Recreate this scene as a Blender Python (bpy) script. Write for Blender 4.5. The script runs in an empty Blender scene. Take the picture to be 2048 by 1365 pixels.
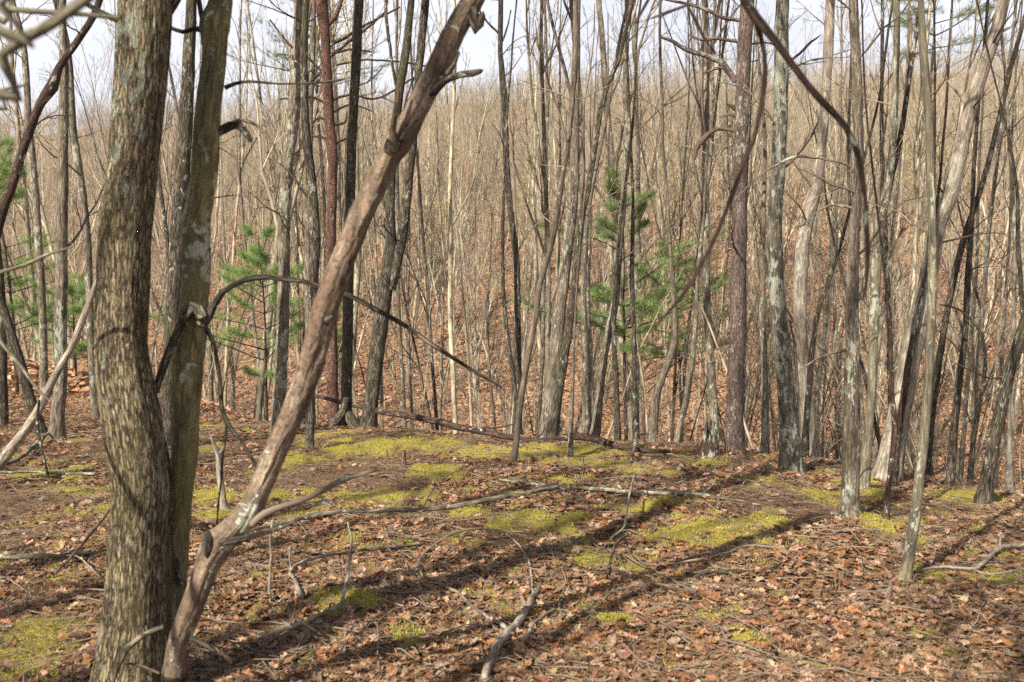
import bpy, math, random
import numpy as np
from mathutils import Vector, Matrix

# ------------------------------------------------------------------ terrain shape (needed for the camera height)
F = 1991.0; CX, CY = 1024.0, 682.5
PITCH = math.atan((682.5 - 560) / F)
XC = [-60, -12, -8, -5, -3, -2, 0, 1.85, 2.6, 3.4, 4.2, 5.4, 8, 20]
YC = [28, 22, 18, 14.5, 11.6, 11.0, 10.5, 10.0, 9.4, 8.5, 7.2, 5.6, 2.0, -12]
def h(x, y):
    s = y - np.interp(x, XC, YC)
    s = s * np.where(np.asarray(x) > 2, .8, 1.)
    a = .12 - .23 * (s + np.sqrt(s * s + 1.69)) + .03 * np.sin(x * 1.3 + .5) * np.sin(y * 1.1)
    q = y + .22 * x + 2.2 * np.sin(x * .09 + 1) + .8 * np.sin(x * .31 + y * .1)
    z = -9.5 + .275 * (q - 28); zr = 32 + .045 * x + 2.5 * np.sin(x * .02 + .6)
    b = zr - .5 * ((zr - z) + np.sqrt((zr - z) ** 2 + 36)) + 3.6
    return .5 * (a + b + np.sqrt((a - b) ** 2 + 4))
OZ = 1.44 + float(h(0., 0.))

# ------------------------------------------------------------------ camera, sky, sun, exposure
S = bpy.context.scene
cd = bpy.data.cameras.new('camera'); cam = bpy.data.objects.new('camera', cd)
S.collection.objects.link(cam); S.camera = cam
cam.location = (0, 0, OZ); cam.rotation_euler = (math.radians(90) - PITCH, 0, 0)
cd.lens = 35; cd.sensor_width = 36; cd.clip_end = 3000; cd.clip_start = .05
cd.dof.use_dof = True; cd.dof.focus_distance = 9.0; cd.dof.aperture_fstop = 4.5
AZ = math.radians(37); EL = math.radians(38)
sd = Vector((-math.sin(AZ) * math.cos(EL), -math.cos(AZ) * math.cos(EL), math.sin(EL)))
w = bpy.data.worlds.new('World'); S.world = w; w.use_nodes = True
nt = w.node_tree; nt.nodes.clear()
sky = nt.nodes.new('ShaderNodeTexSky'); sky.sky_type = 'NISHITA'; sky.sun_disc = False
sky.sun_elevation = EL; sky.sun_rotation = math.pi + AZ; sky.dust_density = 3.5; sky.air_density = 1.0; sky.ozone_density = 1.2
tc = nt.nodes.new('ShaderNodeTexCoord'); nz = nt.nodes.new('ShaderNodeTexNoise'); nz.inputs['Scale'].default_value = 3; nz.inputs['Detail'].default_value = 6
mp = nt.nodes.new('ShaderNodeMapping'); mp.inputs['Scale'].default_value = (1, 1, 3)
rp = nt.nodes.new('ShaderNodeValToRGB'); rp.color_ramp.elements[0].position = .36; rp.color_ramp.elements[1].position = .62
rp.color_ramp.elements[0].color = (.78, .78, .78, 1); rp.color_ramp.elements[1].color = (.95, .95, .95, 1)
mx = nt.nodes.new('ShaderNodeMixRGB'); mx.inputs[2].default_value = (11.8, 12.1, 13.4, 1)
bg = nt.nodes.new('ShaderNodeBackground'); bg.inputs['Strength'].default_value = .05; wo = nt.nodes.new('ShaderNodeOutputWorld')
L = nt.links.new
L(tc.outputs['Generated'], mp.inputs[0]); L(mp.outputs[0], nz.inputs[0]); L(nz.outputs[0], rp.inputs[0]); sx = nt.nodes.new('ShaderNodeSeparateXYZ'); L(tc.outputs['Generated'], sx.inputs[0]); mr = nt.nodes.new('ShaderNodeMapRange'); L(sx.outputs[2], mr.inputs[0])
mr.inputs[1].default_value = .28; mr.inputs[2].default_value = .5; mr.inputs[3].default_value = 1; mr.inputs[4].default_value = .05
mm_ = nt.nodes.new('ShaderNodeMath'); mm_.operation = 'MULTIPLY'; L(rp.outputs[0], mm_.inputs[0]); L(mr.outputs[0], mm_.inputs[1]); L(mm_.outputs[0], mx.inputs[0])
L(sky.outputs[0], mx.inputs[1]); L(mx.outputs[0], bg.inputs[0]); L(bg.outputs[0], wo.inputs[0])
sl = bpy.data.lights.new('sun', 'SUN'); sun = bpy.data.objects.new('sun', sl); S.collection.objects.link(sun)
sl.energy = 5.0; sl.angle = math.radians(.55); sl.color = (1, .925, .81)
sun.rotation_euler = sd.to_track_quat('Z', 'Y').to_euler(); sun.location = (-20, -26, 30)
S.view_settings.view_transform = 'Standard'; S.view_settings.look = 'None'; S.view_settings.exposure = 0.92; S.view_settings.gamma = 1
S.render.engine = 'CYCLES'; S.cycles.max_bounces = 5; S.cycles.diffuse_bounces = 2; S.cycles.transparent_max_bounces = 8
S.cycles.use_denoising = False

# ------------------------------------------------------------------ small helpers
R = np.random.RandomState(7)
def hsh(i, j, k, s):
    n = (i * 374761393 + j * 668265263 + k * 2147483647 + s * 974711) & 0x7fffffff
    n = (n ^ (n >> 13)) * 1274126177 & 0x7fffffff
    return ((n ^ (n >> 16)) & 0xffff) / 65535.0
def vn(p, s=0):
    p = np.asarray(p, float); f = np.floor(p); i = f.astype(np.int64); u = p - f; u = u * u * (3 - 2 * u)
    r = 0
    for a in (0, 1):
        for b in (0, 1):
            for c in (0, 1):
                r = r + hsh(i[..., 0] + a, i[..., 1] + b, i[..., 2] + c, s) * (u[..., 0] if a else 1 - u[..., 0]) * (u[..., 1] if b else 1 - u[..., 1]) * (u[..., 2] if c else 1 - u[..., 2])
    return r
def fbm(p, s=0, o=4):
    p = np.asarray(p, float); r = 0; a = .5; t = 0
    for k in range(o): r = r + a * vn(p * 2 ** k, s + k); t += a; a *= .5
    return r / t
def ray(px, py):
    dx = (px - CX) / F; dz = -(py - CY) / F; c, s = math.cos(PITCH), math.sin(PITCH)
    return np.array([dx, c + dz * s, -s + dz * c])
def at(px, py, D):
    r = ray(px, py) * (D / ray(px, py)[1]); return np.array([r[0], D, OZ + r[2]])
def hit(px, py, y1=14):
    while True:
        r = ray(px, py); y = 1.2
        while y < y1:
            t = y / r[1]
            if OZ + r[2] * t < h(r[0] * t, y): return r[0] * t, y
            y *= 1.004
        py += 4
def ground(px, py, up=0.):
    x, y = hit(px, py); return np.array([x, y, float(h(x, y)) + up])

class Acc:
    """collects geometry for one mesh"""
    def __init__(s): s.v = []; s.bc = []; s.col = []; s.f = []; s.n = 0
    def add(s, v, f, bc=None, col=None):
        v = np.asarray(v, float).reshape(-1, 3)
        s.v.append(v); s.f.append(np.asarray(f) + s.n); s.n += len(v)
        s.bc.append(v if bc is None else bc)
        if col is not None: s.col.append(col)
    def mesh(s, name, smooth=True):
        me = bpy.data.meshes.new(name)
        v = np.concatenate(s.v).astype(np.float32)
        me.vertices.add(len(v)); me.vertices.foreach_set('co', v.ravel())
        lo = np.concatenate([f.ravel() for f in s.f]).astype(np.int32)
        tot = np.concatenate([np.full(len(f), f.shape[1]) for f in s.f]).astype(np.int32)
        st = np.concatenate([[0], np.cumsum(tot)[:-1]]).astype(np.int32)
        me.loops.add(len(lo)); me.loops.foreach_set('vertex_index', lo)
        me.polygons.add(len(tot)); me.polygons.foreach_set('loop_start', st); me.polygons.foreach_set('loop_total', tot)
        me.polygons.foreach_set('use_smooth', np.full(len(tot), smooth))
        at_ = me.attributes.new('bc', 'FLOAT_VECTOR', 'POINT'); at_.data.foreach_set('vector', np.concatenate(s.bc).astype(np.float32).ravel())
        if s.col:
            c = np.concatenate(s.col); c = np.hstack([c, np.ones((len(c), 1))]).astype(np.float32)
            a2 = me.attributes.new('col', 'FLOAT_COLOR', 'POINT'); a2.data.foreach_set('color', c.ravel())
        me.update(); me.validate(); return me

def frames(P):
    T = np.gradient(P, axis=0); T /= np.linalg.norm(T, axis=1)[:, None] + 1e-9
    ref = np.array([0, 1., 0]) if abs(T[0][1]) < .9 else np.array([1., 0, 0])
    N = np.zeros_like(P); n = ref - T[0] * ref.dot(T[0]); n /= np.linalg.norm(n); N[0] = n
    for i in range(1, len(P)):
        n = n - T[i] * n.dot(T[i]); n /= np.linalg.norm(n) + 1e-9; N[i] = n
    return T, N, np.cross(T, N)
def tube(acc, P, Rr, sides=6, disp=None, cap=True, s0=0., rough=None):
    P = np.asarray(P, float); Rr = np.asarray(Rr, float); n = len(P)
    T, N, B = frames(P)
    th = np.arange(sides) * 2 * np.pi / sides
    sl_ = np.concatenate([[0], np.cumsum(np.linalg.norm(np.diff(P, axis=0), axis=1))]) + s0
    c, s = np.cos(th), np.sin(th); rad = np.repeat(Rr[:, None], sides, 1)
    rm = max(Rr.max(), .004)
    bc = np.stack([rm * np.repeat(c[None], n, 0), rm * np.repeat(s[None], n, 0), np.repeat(sl_[:, None], sides, 1)], -1)
    if disp: rad = rad + disp(bc, rad)
    v = P[:, None] + rad[..., None] * (N[:, None] * c[None, :, None] + B[:, None] * s[None, :, None])
    i = np.arange(n - 1)[:, None] * sides; j = np.arange(sides)[None]; k = (j + 1) % sides
    q = np.stack([i + j, i + k, i + sides + k, i + sides + j], -1).reshape(-1, 4)
    acc.add(v.reshape(-1, 3), q, bc.reshape(-1, 3))
    if cap:
        for e in (0, n - 1):
            ring = v[e]; cen = P[e] + (T[e] * (1 if e else -1)) * Rr[e] * (.3 if rough is None else rough)
            vv = np.vstack([ring, cen]); tri = [[a, (a + 1) % sides, sides] if e else [(a + 1) % sides, a, sides] for a in range(sides)]
            acc.add(vv, tri, np.vstack([bc[e], [0, 0, sl_[e]]]))
def cat(P, step):
    """Catmull-Rom resample of rows (x,y,z,r)"""
    P = np.asarray(P, float)
    if len(P) < 3: P = np.vstack([P[0], (P[0] + P[-1]) / 2, P[-1]])
    Q = np.vstack([2 * P[0] - P[1], P, 2 * P[-1] - P[-2]]); out = []
    for i in range(1, len(Q) - 2):
        a, b, c, d = Q[i - 1:i + 3]; n = max(2, int(np.linalg.norm((c - b)[:3]) / step))
        for t in np.arange(n) / n:
            out.append(.5 * (2 * b + (c - a) * t + (2 * a - 5 * b + 4 * c - d) * t * t + (3 * b - a - 3 * c + d) * t ** 3))
    out.append(P[-1]); out = np.array(out); out[:, 3] = np.maximum(out[:, 3], .0008)
    return out
def wob(P, amp, fr, seed):
    l_ = np.concatenate([[0], np.cumsum(np.linalg.norm(np.diff(P[:, :3], axis=0), axis=1))]); f_ = float(np.clip(.18 / max(P[:, 3].mean(), .001), 1.6, 14))
    o = np.stack([fbm(np.c_[l_ * f_, np.full(len(P), seed * 7.3 + k), np.zeros(len(P))], k, 2) - .5 for k in range(3)], 1)
    P = P.copy(); P[:, :3] += o * amp[:, None] * 1.6; return P
def walk(p, d, Ln, n, curv, up, rng):
    p = np.array(p, float); d = np.array(d, float); d /= np.linalg.norm(d); out = [p.copy()]
    for _ in range(n):
        d = d + rng.randn(3) * curv; d[2] += up; d /= np.linalg.norm(d); p = p + d * Ln / n; out.append(p.copy())
    return np.array(out)
def perp(d, ang, spread):
    d = d / np.linalg.norm(d); a = np.cross(d, [0, 0, 1.]);
    if np.linalg.norm(a) < .05: a = np.array([1., 0, 0])
    a /= np.linalg.norm(a); b = np.cross(d, a); s = a * math.cos(ang) + b * math.sin(ang)
    return d * math.cos(spread) + s * math.sin(spread)
def limbs(acc, P, Rr, rng, lev, maxl, cnt, lo=.3, lenf=.5, spread=.75, up=.08, sides=(6, 4, 3, 3), minr=.0025, lens=None, curv=.12):
    """branches off a polyline, recursively"""
    n = len(P); Ltot = np.linalg.norm(np.diff(P, axis=0), axis=1).sum()
    for k in range(cnt[0]):
        t = lo + (1 - lo) * (k + rng.rand()) / cnt[0]; i = min(int(t * (n - 1)), n - 2)
        d = P[i + 1] - P[i]; ln = (lens if lens else Ltot) * lenf * (1.15 - .75 * t) * (.6 + .7 * rng.rand())
        r0 = min(Rr[i] * .62, .012 * ln + .002)
        ns = 7 if lev == 1 else 4 if lev == 2 else 3
        W = walk(P[i], perp(d, rng.rand() * 6.283, spread * (.7 + .5 * rng.rand())), ln, ns, curv, up, rng)
        rr = np.linspace(r0, max(minr, r0 * .22), ns + 1)
        tube(acc, W, rr, sides[min(lev - 1, 3)], cap=False)
        if lev < maxl: limbs(acc, W, rr, rng, lev + 1, maxl, cnt[1:], .18, .48, .6, up, sides, minr, None, curv)

def link(o): S.collection.objects.link(o); return o
def obj(name, me, mat, parent=None, label=None):
    o = link(bpy.data.objects.new(name, me))
    if mat and not me.materials: me.materials.append(mat)
    if parent: o.parent = parent
    if label: o['label'] = label
    return o
def thing(name, label, catg, loc, group=None):
    o = link(bpy.data.objects.new(name, None)); o.location = loc; o['label'] = label; o['category'] = catg
    o.empty_display_size = .1
    if group: o['group'] = group
    return o
def tag(o, label, catg, group=None, kind=None):
    o['label'] = label
    if catg: o['category'] = catg
    if group: o['group'] = group
    if kind: o['kind'] = kind
    return o

# ------------------------------------------------------------------ materials
def mat(name):
    m = bpy.data.materials.new(name); m.use_nodes = True; t = m.node_tree
    b = t.nodes['Principled BSDF']; b.inputs['Roughness'].default_value = .85; b.inputs['Specular IOR Level'].default_value = .25
    return m, t, b
def N(t, ty, **k):
    n = t.nodes.new(ty)
    for a, v in k.items():
        if a in n.inputs: n.inputs[a].default_value = v
        else: setattr(n, a, v)
    return n
def ramp(t, src, stops):
    r = t.nodes.new('ShaderNodeValToRGB'); e = r.color_ramp.elements
    while len(e) < len(stops): e.new(.5)
    for q, (p, c) in zip(e, stops): q.position = p; q.color = (*c, 1) if len(c) == 3 else c
    t.links.new(src, r.inputs[0]); return r.outputs[0]
def mixc(t, f, a, b, mode='MIX'):
    m = t.nodes.new('ShaderNodeMixRGB'); m.blend_type = mode
    for i, s in enumerate((f, a, b)):
        if hasattr(s, 'links'): t.links.new(s, m.inputs[i])
        else: m.inputs[i].default_value = s if i == 0 else (*s, 1)
    return m.outputs[0]
def math_(t, op, a, b=None):
    m = t.nodes.new('ShaderNodeMath'); m.operation = op
    for i, s in enumerate((a, b)):
        if s is None: continue
        if hasattr(s, 'links'): t.links.new(s, m.inputs[i])
        else: m.inputs[i].default_value = s
    return m.outputs[0]
def bw(v): return (v, v, v)
def bark(name, dark, light, warm, scale=26, stretch=.16, lichen=.5, moss=.4, bump=.6, furrow=.5, crossl=0., mossc=(.10, .10, .03), patch=None):
    m, t, b = mat(name); K = t.links.new
    a = N(t, 'ShaderNodeAttribute', attribute_name='bc'); oi = N(t, 'ShaderNodeObjectInfo')
    off = N(t, 'ShaderNodeVectorMath', operation='ADD'); sc = N(t, 'ShaderNodeVectorMath', operation='SCALE')
    cx = N(t, 'ShaderNodeCombineXYZ'); 
    for i in range(3): K(oi.outputs['Random'], cx.inputs[i])
    K(cx.outputs[0], sc.inputs[0]); sc.inputs['Scale'].default_value = 31.7
    K(a.outputs['Vector'], off.inputs[0]); K(sc.outputs[0], off.inputs[1]); V = off.outputs[0]
    mp = N(t, 'ShaderNodeMapping'); mp.inputs['Scale'].default_value = (1, 1, stretch); K(V, mp.inputs[0])
    n1 = N(t, 'ShaderNodeTexNoise', Scale=scale, Detail=6, Roughness=.62, Distortion=.6); K(mp.outputs[0], n1.inputs[0])
    n2 = N(t, 'ShaderNodeTexNoise', Scale=4.5, Detail=4, Roughness=.6); K(V, n2.inputs[0])
    n3 = N(t, 'ShaderNodeTexNoise', Scale=90, Detail=3, Roughness=.6); K(V, n3.inputs[0])
    vo = N(t, 'ShaderNodeTexVoronoi', feature='DISTANCE_TO_EDGE', Scale=scale * 1.3)
    wv = N(t, 'ShaderNodeMixRGB', blend_type='ADD'); wv.inputs[0].default_value = .05
    K(mp.outputs[0], wv.inputs[1]); K(n1.outputs['Color'], wv.inputs[2]); K(wv.outputs[0], vo.inputs[0])
    fur = ramp(t, vo.outputs[0], [(0, bw(0)), (.16, bw(1))])
    base = ramp(t, n1.outputs[0], [(.33, dark), (.47, [x * .5 + y * .5 for x, y in zip(dark, light)]), (.58, light), (.75, warm)])
    f = ramp(t, n2.outputs[0], [(.35, bw(.62)), (.65, bw(1.25))]); base = mixc(t, 1., base, f, 'MULTIPLY')
    f3 = ramp(t, n3.outputs[0], [(.35, bw(.7)), (.65, bw(1.2))]); base = mixc(t, 1., base, f3, 'MULTIPLY')
    if furrow: base = mixc(t, math_(t, 'MULTIPLY', math_(t, 'SUBTRACT', 1., fur), furrow), base, [x * .35 for x in dark])
    if patch:
        n7 = N(t, 'ShaderNodeTexNoise', Scale=5, Detail=6, Roughness=.7, Distortion=1.2); mp7 = N(t, 'ShaderNodeMapping'); mp7.inputs['Scale'].default_value = (1, 1, .45); K(V, mp7.inputs[0]); K(mp7.outputs[0], n7.inputs[0])
        base = mixc(t, ramp(t, n7.outputs[0], [(.47, bw(0)), (.53, bw(.75))]), base, patch)
        n8 = N(t, 'ShaderNodeTexNoise', Scale=55, Detail=4, Roughness=.8); K(V, n8.inputs[0]); base = mixc(t, 1., base, ramp(t, n8.outputs[0], [(.36, bw(.45)), (.5, bw(1)), (.66, bw(1.35))]), 'MULTIPLY')
    if moss:
        n4 = N(t, 'ShaderNodeTexNoise', Scale=2.2, Detail=5, Roughness=.65); K(V, n4.inputs[0])
        mm = ramp(t, n4.outputs[0], [(.60 - .22 * moss, bw(0)), (.74 - .15 * moss, bw(min(1, .45 + moss * .4)))])
        base = mixc(t, mm, base, mossc)
    hgt = math_(t, 'ADD', math_(t, 'MULTIPLY', n1.outputs[0], 1.), math_(t, 'MULTIPLY', fur, .5 * furrow))
    if lichen:
        n5 = N(t, 'ShaderNodeTexNoise', Scale=13, Detail=5, Roughness=.68, Distortion=.4); K(V, n5.inputs[0])
        n6 = N(t, 'ShaderNodeTexNoise', Scale=1.6, Detail=2); K(V, n6.inputs[0])
        sm = math_(t, 'ADD', n5.outputs[0], math_(t, 'MULTIPLY', math_(t, 'SUBTRACT', n6.outputs[0], .5), .55))
        lm = ramp(t, sm, [(.685 - .15 * lichen, bw(0)), (.715 - .15 * lichen, bw(.9))])
        lc = ramp(t, n3.outputs[0], [(.3, (.22, .235, .17)), (.7, (.50, .51, .40))])
        base = mixc(t, lm, base, lc); hgt = math_(t, 'ADD', hgt, math_(t, 'MULTIPLY', lm, .25))
    K(base, b.inputs['Base Color'])
    if bump:
        bp = N(t, 'ShaderNodeBump', Strength=bump, Distance=.02); K(hgt, bp.inputs['Height']); K(bp.outputs[0], b.inputs['Normal'])
    return m
def farbark(name, dark, light, lich=.5):
    m, t, b = mat(name); K = t.links.new
    a = N(t, 'ShaderNodeAttribute', attribute_name='bc'); oi = N(t, 'ShaderNodeObjectInfo')
    ad = N(t, 'ShaderNodeVectorMath', operation='ADD'); K(a.outputs['Vector'], ad.inputs[0]); K(oi.outputs['Location'], ad.inputs[1])
    mp = N(t, 'ShaderNodeMapping'); mp.inputs['Scale'].default_value = (1, 1, .35); K(ad.outputs[0], mp.inputs[0])
    n1 = N(t, 'ShaderNodeTexNoise', Scale=16, Detail=4, Roughness=.65); K(mp.outputs[0], n1.inputs[0])
    n2 = N(t, 'ShaderNodeTexNoise', Scale=1.1, Detail=3); K(ad.outputs[0], n2.inputs[0])
    base = ramp(t, n1.outputs[0], [(.35, dark), (.62, light)])
    rnd = ramp(t, oi.outputs['Random'], [(0, (.36, .34, .32)), (.25, (.75, .72, .68)), (.65, (1.0, .97, .93)), (1, (1.15, 1.12, 1.06))])
    base = mixc(t, 1., base, rnd, 'MULTIPLY')
    base = mixc(t, 1., base, ramp(t, n2.outputs[0], [(.35, bw(.6)), (.65, bw(1.2))]), 'MULTIPLY')
    n5 = N(t, 'ShaderNodeTexNoise', Scale=9, Detail=4, Roughness=.7); K(ad.outputs[0], n5.inputs[0])
    base = mixc(t, ramp(t, n5.outputs[0], [(.62 - .1 * lich, bw(0)), (.66 - .1 * lich, bw(.8))]), base, (.40, .42, .33))
    K(base, b.inputs['Base Color']); return m
MB_big = bark('bark_furrowed_tan', (.10, .076, .044), (.41, .33, .195), (.56, .44, .26), 40, .30, .6, .35, 1., .95, mossc=(.13, .115, .04))
MB_olive = bark('bark_olive_smooth', (.08, .068, .032), (.25, .215, .105), (.36, .31, .165), 30, .25, .6, .55, .5, .35, mossc=(.20, .175, .07))
MB_sap = bark('bark_sapling_smooth', (.09, .08, .055), (.24, .21, .14), (.33, .29, .20), 24, .25, .5, .4, .5, .35, mossc=(.15, .135, .06))
MB_dead = bark('dead_wood_stripped', (.055, .034, .022), (.27, .20, .14), (.56, .46, .33), 11, .26, .25, .5, 1., .5, mossc=(.12, .085, .05), patch=(.13, .085, .055))
MB_dark = bark('bark_dark_oak', (.03, .025, .017), (.17, .138, .10), (.27, .22, .165), 28, .28, .45, .3, .9, .8)
MB_grey = bark('bark_grey_lichen', (.07, .056, .042), (.30, .245, .18), (.41, .345, .265), 26, .28, .72, .3, .8, .5)
MB_pale = bark('bark_pale_grey', (.13, .105, .08), (.42, .355, .275), (.54, .47, .38), 24, .25, .62, .15, .6, .35)
MB_red = bark('bark_red_pine', (.10, .05, .036), (.34, .185, .13), (.46, .27, .20), 40, .6, .12, 0, 1., .8)
MB_pine = bark('bark_white_pine', (.07, .05, .042), (.24, .175, .145), (.33, .25, .21), 36, .4, .35, 0, .8, .6)
MB_redd = bark('bark_dark_pine', (.03, .018, .014), (.12, .07, .052), (.18, .11, .08), 34, .3, .4, .1, .8, .6)
MB_twig = farbark('bark_twigs', (.13, .10, .075), (.33, .27, .21), 0)
MB_dtwig = farbark('bark_dark_twigs', (.04, .032, .026), (.13, .105, .085), 0)
MB_far = farbark('bark_far_woods', (.17, .14, .095), (.50, .44, .315), .5)
MB_fartwig = farbark('twigs_far_woods', (.25, .21, .15), (.47, .41, .295), 0)
def colmat(name, rough=.7, trans=0., mult=1.):
    m, t, b = mat(name); a = N(t, 'ShaderNodeAttribute', attribute_name='col'); b.inputs['Roughness'].default_value = rough
    tcn = N(t, 'ShaderNodeTexCoord'); n = N(t, 'ShaderNodeTexNoise', Scale=60, Detail=3); t.links.new(tcn.outputs['Object'], n.inputs[0])
    c = mixc(t, 1., a.outputs['Color'], ramp(t, n.outputs[0], [(.3, bw(.72 * mult)), (.7, bw(1.2 * mult))]), 'MULTIPLY')
    t.links.new(c, b.inputs['Base Color'])
    if trans:
        tr = N(t, 'ShaderNodeBsdfTranslucent'); ms = N(t, 'ShaderNodeMixShader'); ms.inputs[0].default_value = trans
        t.links.new(c, tr.inputs[0]); t.links.new(b.outputs[0], ms.inputs[1]); t.links.new(tr.outputs[0], ms.inputs[2])
        t.links.new(ms.outputs[0], t.nodes['Material Output'].inputs[0])
    return m
M_leaf = colmat('dry_oak_leaves', .55, .12); M_moss = colmat('moss_cushions', .9, .15); M_needle = colmat('pine_needles_green', .5, .25)
M_litter = colmat('needle_litter_dry', .7)

# ground material
M_ground, t, b = mat('forest_floor'); K = t.links.new
geo = N(t, 'ShaderNodeNewGeometry'); am = N(t, 'ShaderNodeAttribute', attribute_name='moss')
P0 = geo.outputs['Position']
vo = N(t, 'ShaderNodeTexVoronoi', Scale=15); K(P0, vo.inputs[0]); vo.inputs['Randomness'].default_value = 1
n0 = N(t, 'ShaderNodeTexNoise', Scale=40, Detail=5, Roughness=.7); K(P0, n0.inputs[0])
n1 = N(t, 'ShaderNodeTexNoise', Scale=.35, Detail=5, Roughness=.6); K(P0, n1.inputs[0])
n2 = N(t, 'ShaderNodeTexNoise', Scale=5, Detail=5, Roughness=.7); K(P0, n2.inputs[0])
sep = N(t, 'ShaderNodeSeparateColor'); K(vo.outputs['Color'], sep.inputs[0])
leafc = ramp(t, sep.outputs[0], [(0, (.12, .065, .035)), (.2, (.25, .135, .07)), (.45, (.39, .225, .12)), (.7, (.48, .305, .18)), (1, (.58, .41, .27))])
leafc = mixc(t, 1., leafc, ramp(t, n0.outputs[0], [(.3, bw(.55)), (.7, bw(1.25))]), 'MULTIPLY')
leafc = mixc(t, 1., leafc, ramp(t, n2.outputs[0], [(.3, bw(.68)), (.7, bw(1.18))]), 'MULTIPLY')
leafc = mixc(t, 1., leafc, ramp(t, n1.outputs[0], [(.3, (.78, .74, .72)), (.7, (1.12, 1.06, 1.0))]), 'MULTIPLY')
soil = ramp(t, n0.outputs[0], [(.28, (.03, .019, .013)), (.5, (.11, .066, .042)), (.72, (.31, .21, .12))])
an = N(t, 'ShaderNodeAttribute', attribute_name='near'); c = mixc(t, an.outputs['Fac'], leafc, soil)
mc = ramp(t, n0.outputs[0], [(.3, (.16, .13, .02)), (.5, (.37, .31, .055)), (.72, (.54, .46, .09))])
c = mixc(t, am.outputs['Fac'], c, mc); K(c, b.inputs['Base Color']); b.inputs['Roughness'].default_value = .9
bp = N(t, 'ShaderNodeBump', Strength=.8, Distance=.05); K(math_(t, 'ADD', n0.outputs[0], math_(t, 'MULTIPLY', sep.outputs[1], .8)), bp.inputs['Height']); K(bp.outputs[0], b.inputs['Normal'])

# ------------------------------------------------------------------ moss field
ME = [(870, 955, 60, 16), (760, 1012, 190, 30), (560, 1000, 90, 22), (590, 925, 38, 14), (650, 870, 60, 12), (700, 905, 70, 10), (1100, 862, 60, 12),
      (730, 1100, 110, 14), (640, 1150, 80, 12), (700, 1215, 95, 32), (1230, 1262, 48, 18), (1450, 1075, 170, 42), (1240, 1020, 70, 14), (1190, 1132, 34, 12),
      (1330, 1110, 130, 22), (1090, 1050, 120, 24), (1750, 985, 75, 26), (1755, 1045, 62, 18), (1520, 1045, 110, 26), (50, 1335, 130, 40),
      (100, 1265, 90, 26), (410, 1000, 60, 20), (120, 950, 110, 14), (160, 985, 60, 12), (450, 1035, 60, 12), (1960, 1000, 90, 16), (1900, 1030, 60, 10),
      (1660, 1000, 60, 12), (840, 895, 120, 8), (980, 912, 120, 10), (1180, 930, 90, 8), (1290, 945, 100, 8), (1210, 905, 150, 8), (820, 1285, 40, 10), (1420, 930, 60, 8), (1330, 1010, 60, 10), (930, 1275, 30, 10)]
MW = []
for cx_, cy_, rx, ry in ME:
    x0, y0 = hit(cx_, cy_); _, ya = hit(cx_, cy_ + ry); _, yb = hit(cx_, max(cy_ - ry, 872)); MW.append((x0, y0, rx / F * y0, max(.12, min(1.0, abs(yb - ya) / 2))))
def mossf(x, y):
    m = np.zeros(np.shape(x))
    for x0, y0, a, b_ in MW: m = np.maximum(m, 1.25 - ((x - x0) / a) ** 2 * .7 - ((y - y0) / b_) ** 2 * .7)
    p = np.stack([x, y, 0 * x], -1)
    v = m + (fbm(p * 3.3, 3) - .5) * 3.0 + (fbm(p * 12, 9, 3) - .5)  * 2.2 - .5
    return np.clip(v * 2.2, 0, 1)
def micro(x, y):
    p = np.stack([x, y, 0 * x], -1); return (fbm(p * 1.6, 21, 3) - .5) * .10 + (fbm(p * 6, 23, 3) - .5) * .035
def gz(x, y):
    x = np.asarray(x, float); y = np.asarray(y, float)
    k = np.clip((14 - np.hypot(x, y)) / 4, 0, 1); return h(x, y) + micro(x, y) * k

# ------------------------------------------------------------------ ground sheet
def spaced(lo, hi, c0, c1, d):
    a = list(np.arange(c0, c1, d)); s = d; v = c1
    while v < hi: a.append(v); s *= 1.055; v += s
    a.append(hi); s = d; v = c0 - d; bb = []
    while v > lo: bb.append(v); s *= 1.055; v -= s
    return np.array(sorted([lo] + bb) + a)
gx = spaced(-500, 500, -5, 5, .045); gy = spaced(-200, 600, 1.6, 11, .045)
X, Y = np.meshgrid(gx, gy); Z = gz(X, Y); far = np.hypot(X, Y) > 260
mf = np.where((Y > 1) & (Y < 14) & (abs(X) < 8), mossf(X, Y), 0); Z = Z + mf * (.012 + .04 * fbm(np.stack([X, Y, 0 * X], -1) * 4.5, 91, 2) ** 2)
ac = Acc(); nx = len(gx); i, j = np.meshgrid(np.arange(len(gy) - 1), np.arange(nx - 1), indexing='ij'); i = i * nx
ac.add(np.stack([X, Y, Z], -1).reshape(-1, 3), np.stack([i + j, i + j + 1, i + nx + j + 1, i + nx + j], -1).reshape(-1, 4))
me = ac.mesh('ground')
a_ = me.attributes.new('moss', 'FLOAT', 'POINT'); a_.data.foreach_set('value', mf.astype(np.float32).ravel())
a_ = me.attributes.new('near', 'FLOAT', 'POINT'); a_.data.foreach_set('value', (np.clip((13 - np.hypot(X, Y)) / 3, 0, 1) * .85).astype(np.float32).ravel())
gr = obj('ground', me, M_ground); tag(gr, 'leaf covered forest floor of the knoll, ravine and far slope', None, kind='structure')

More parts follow.
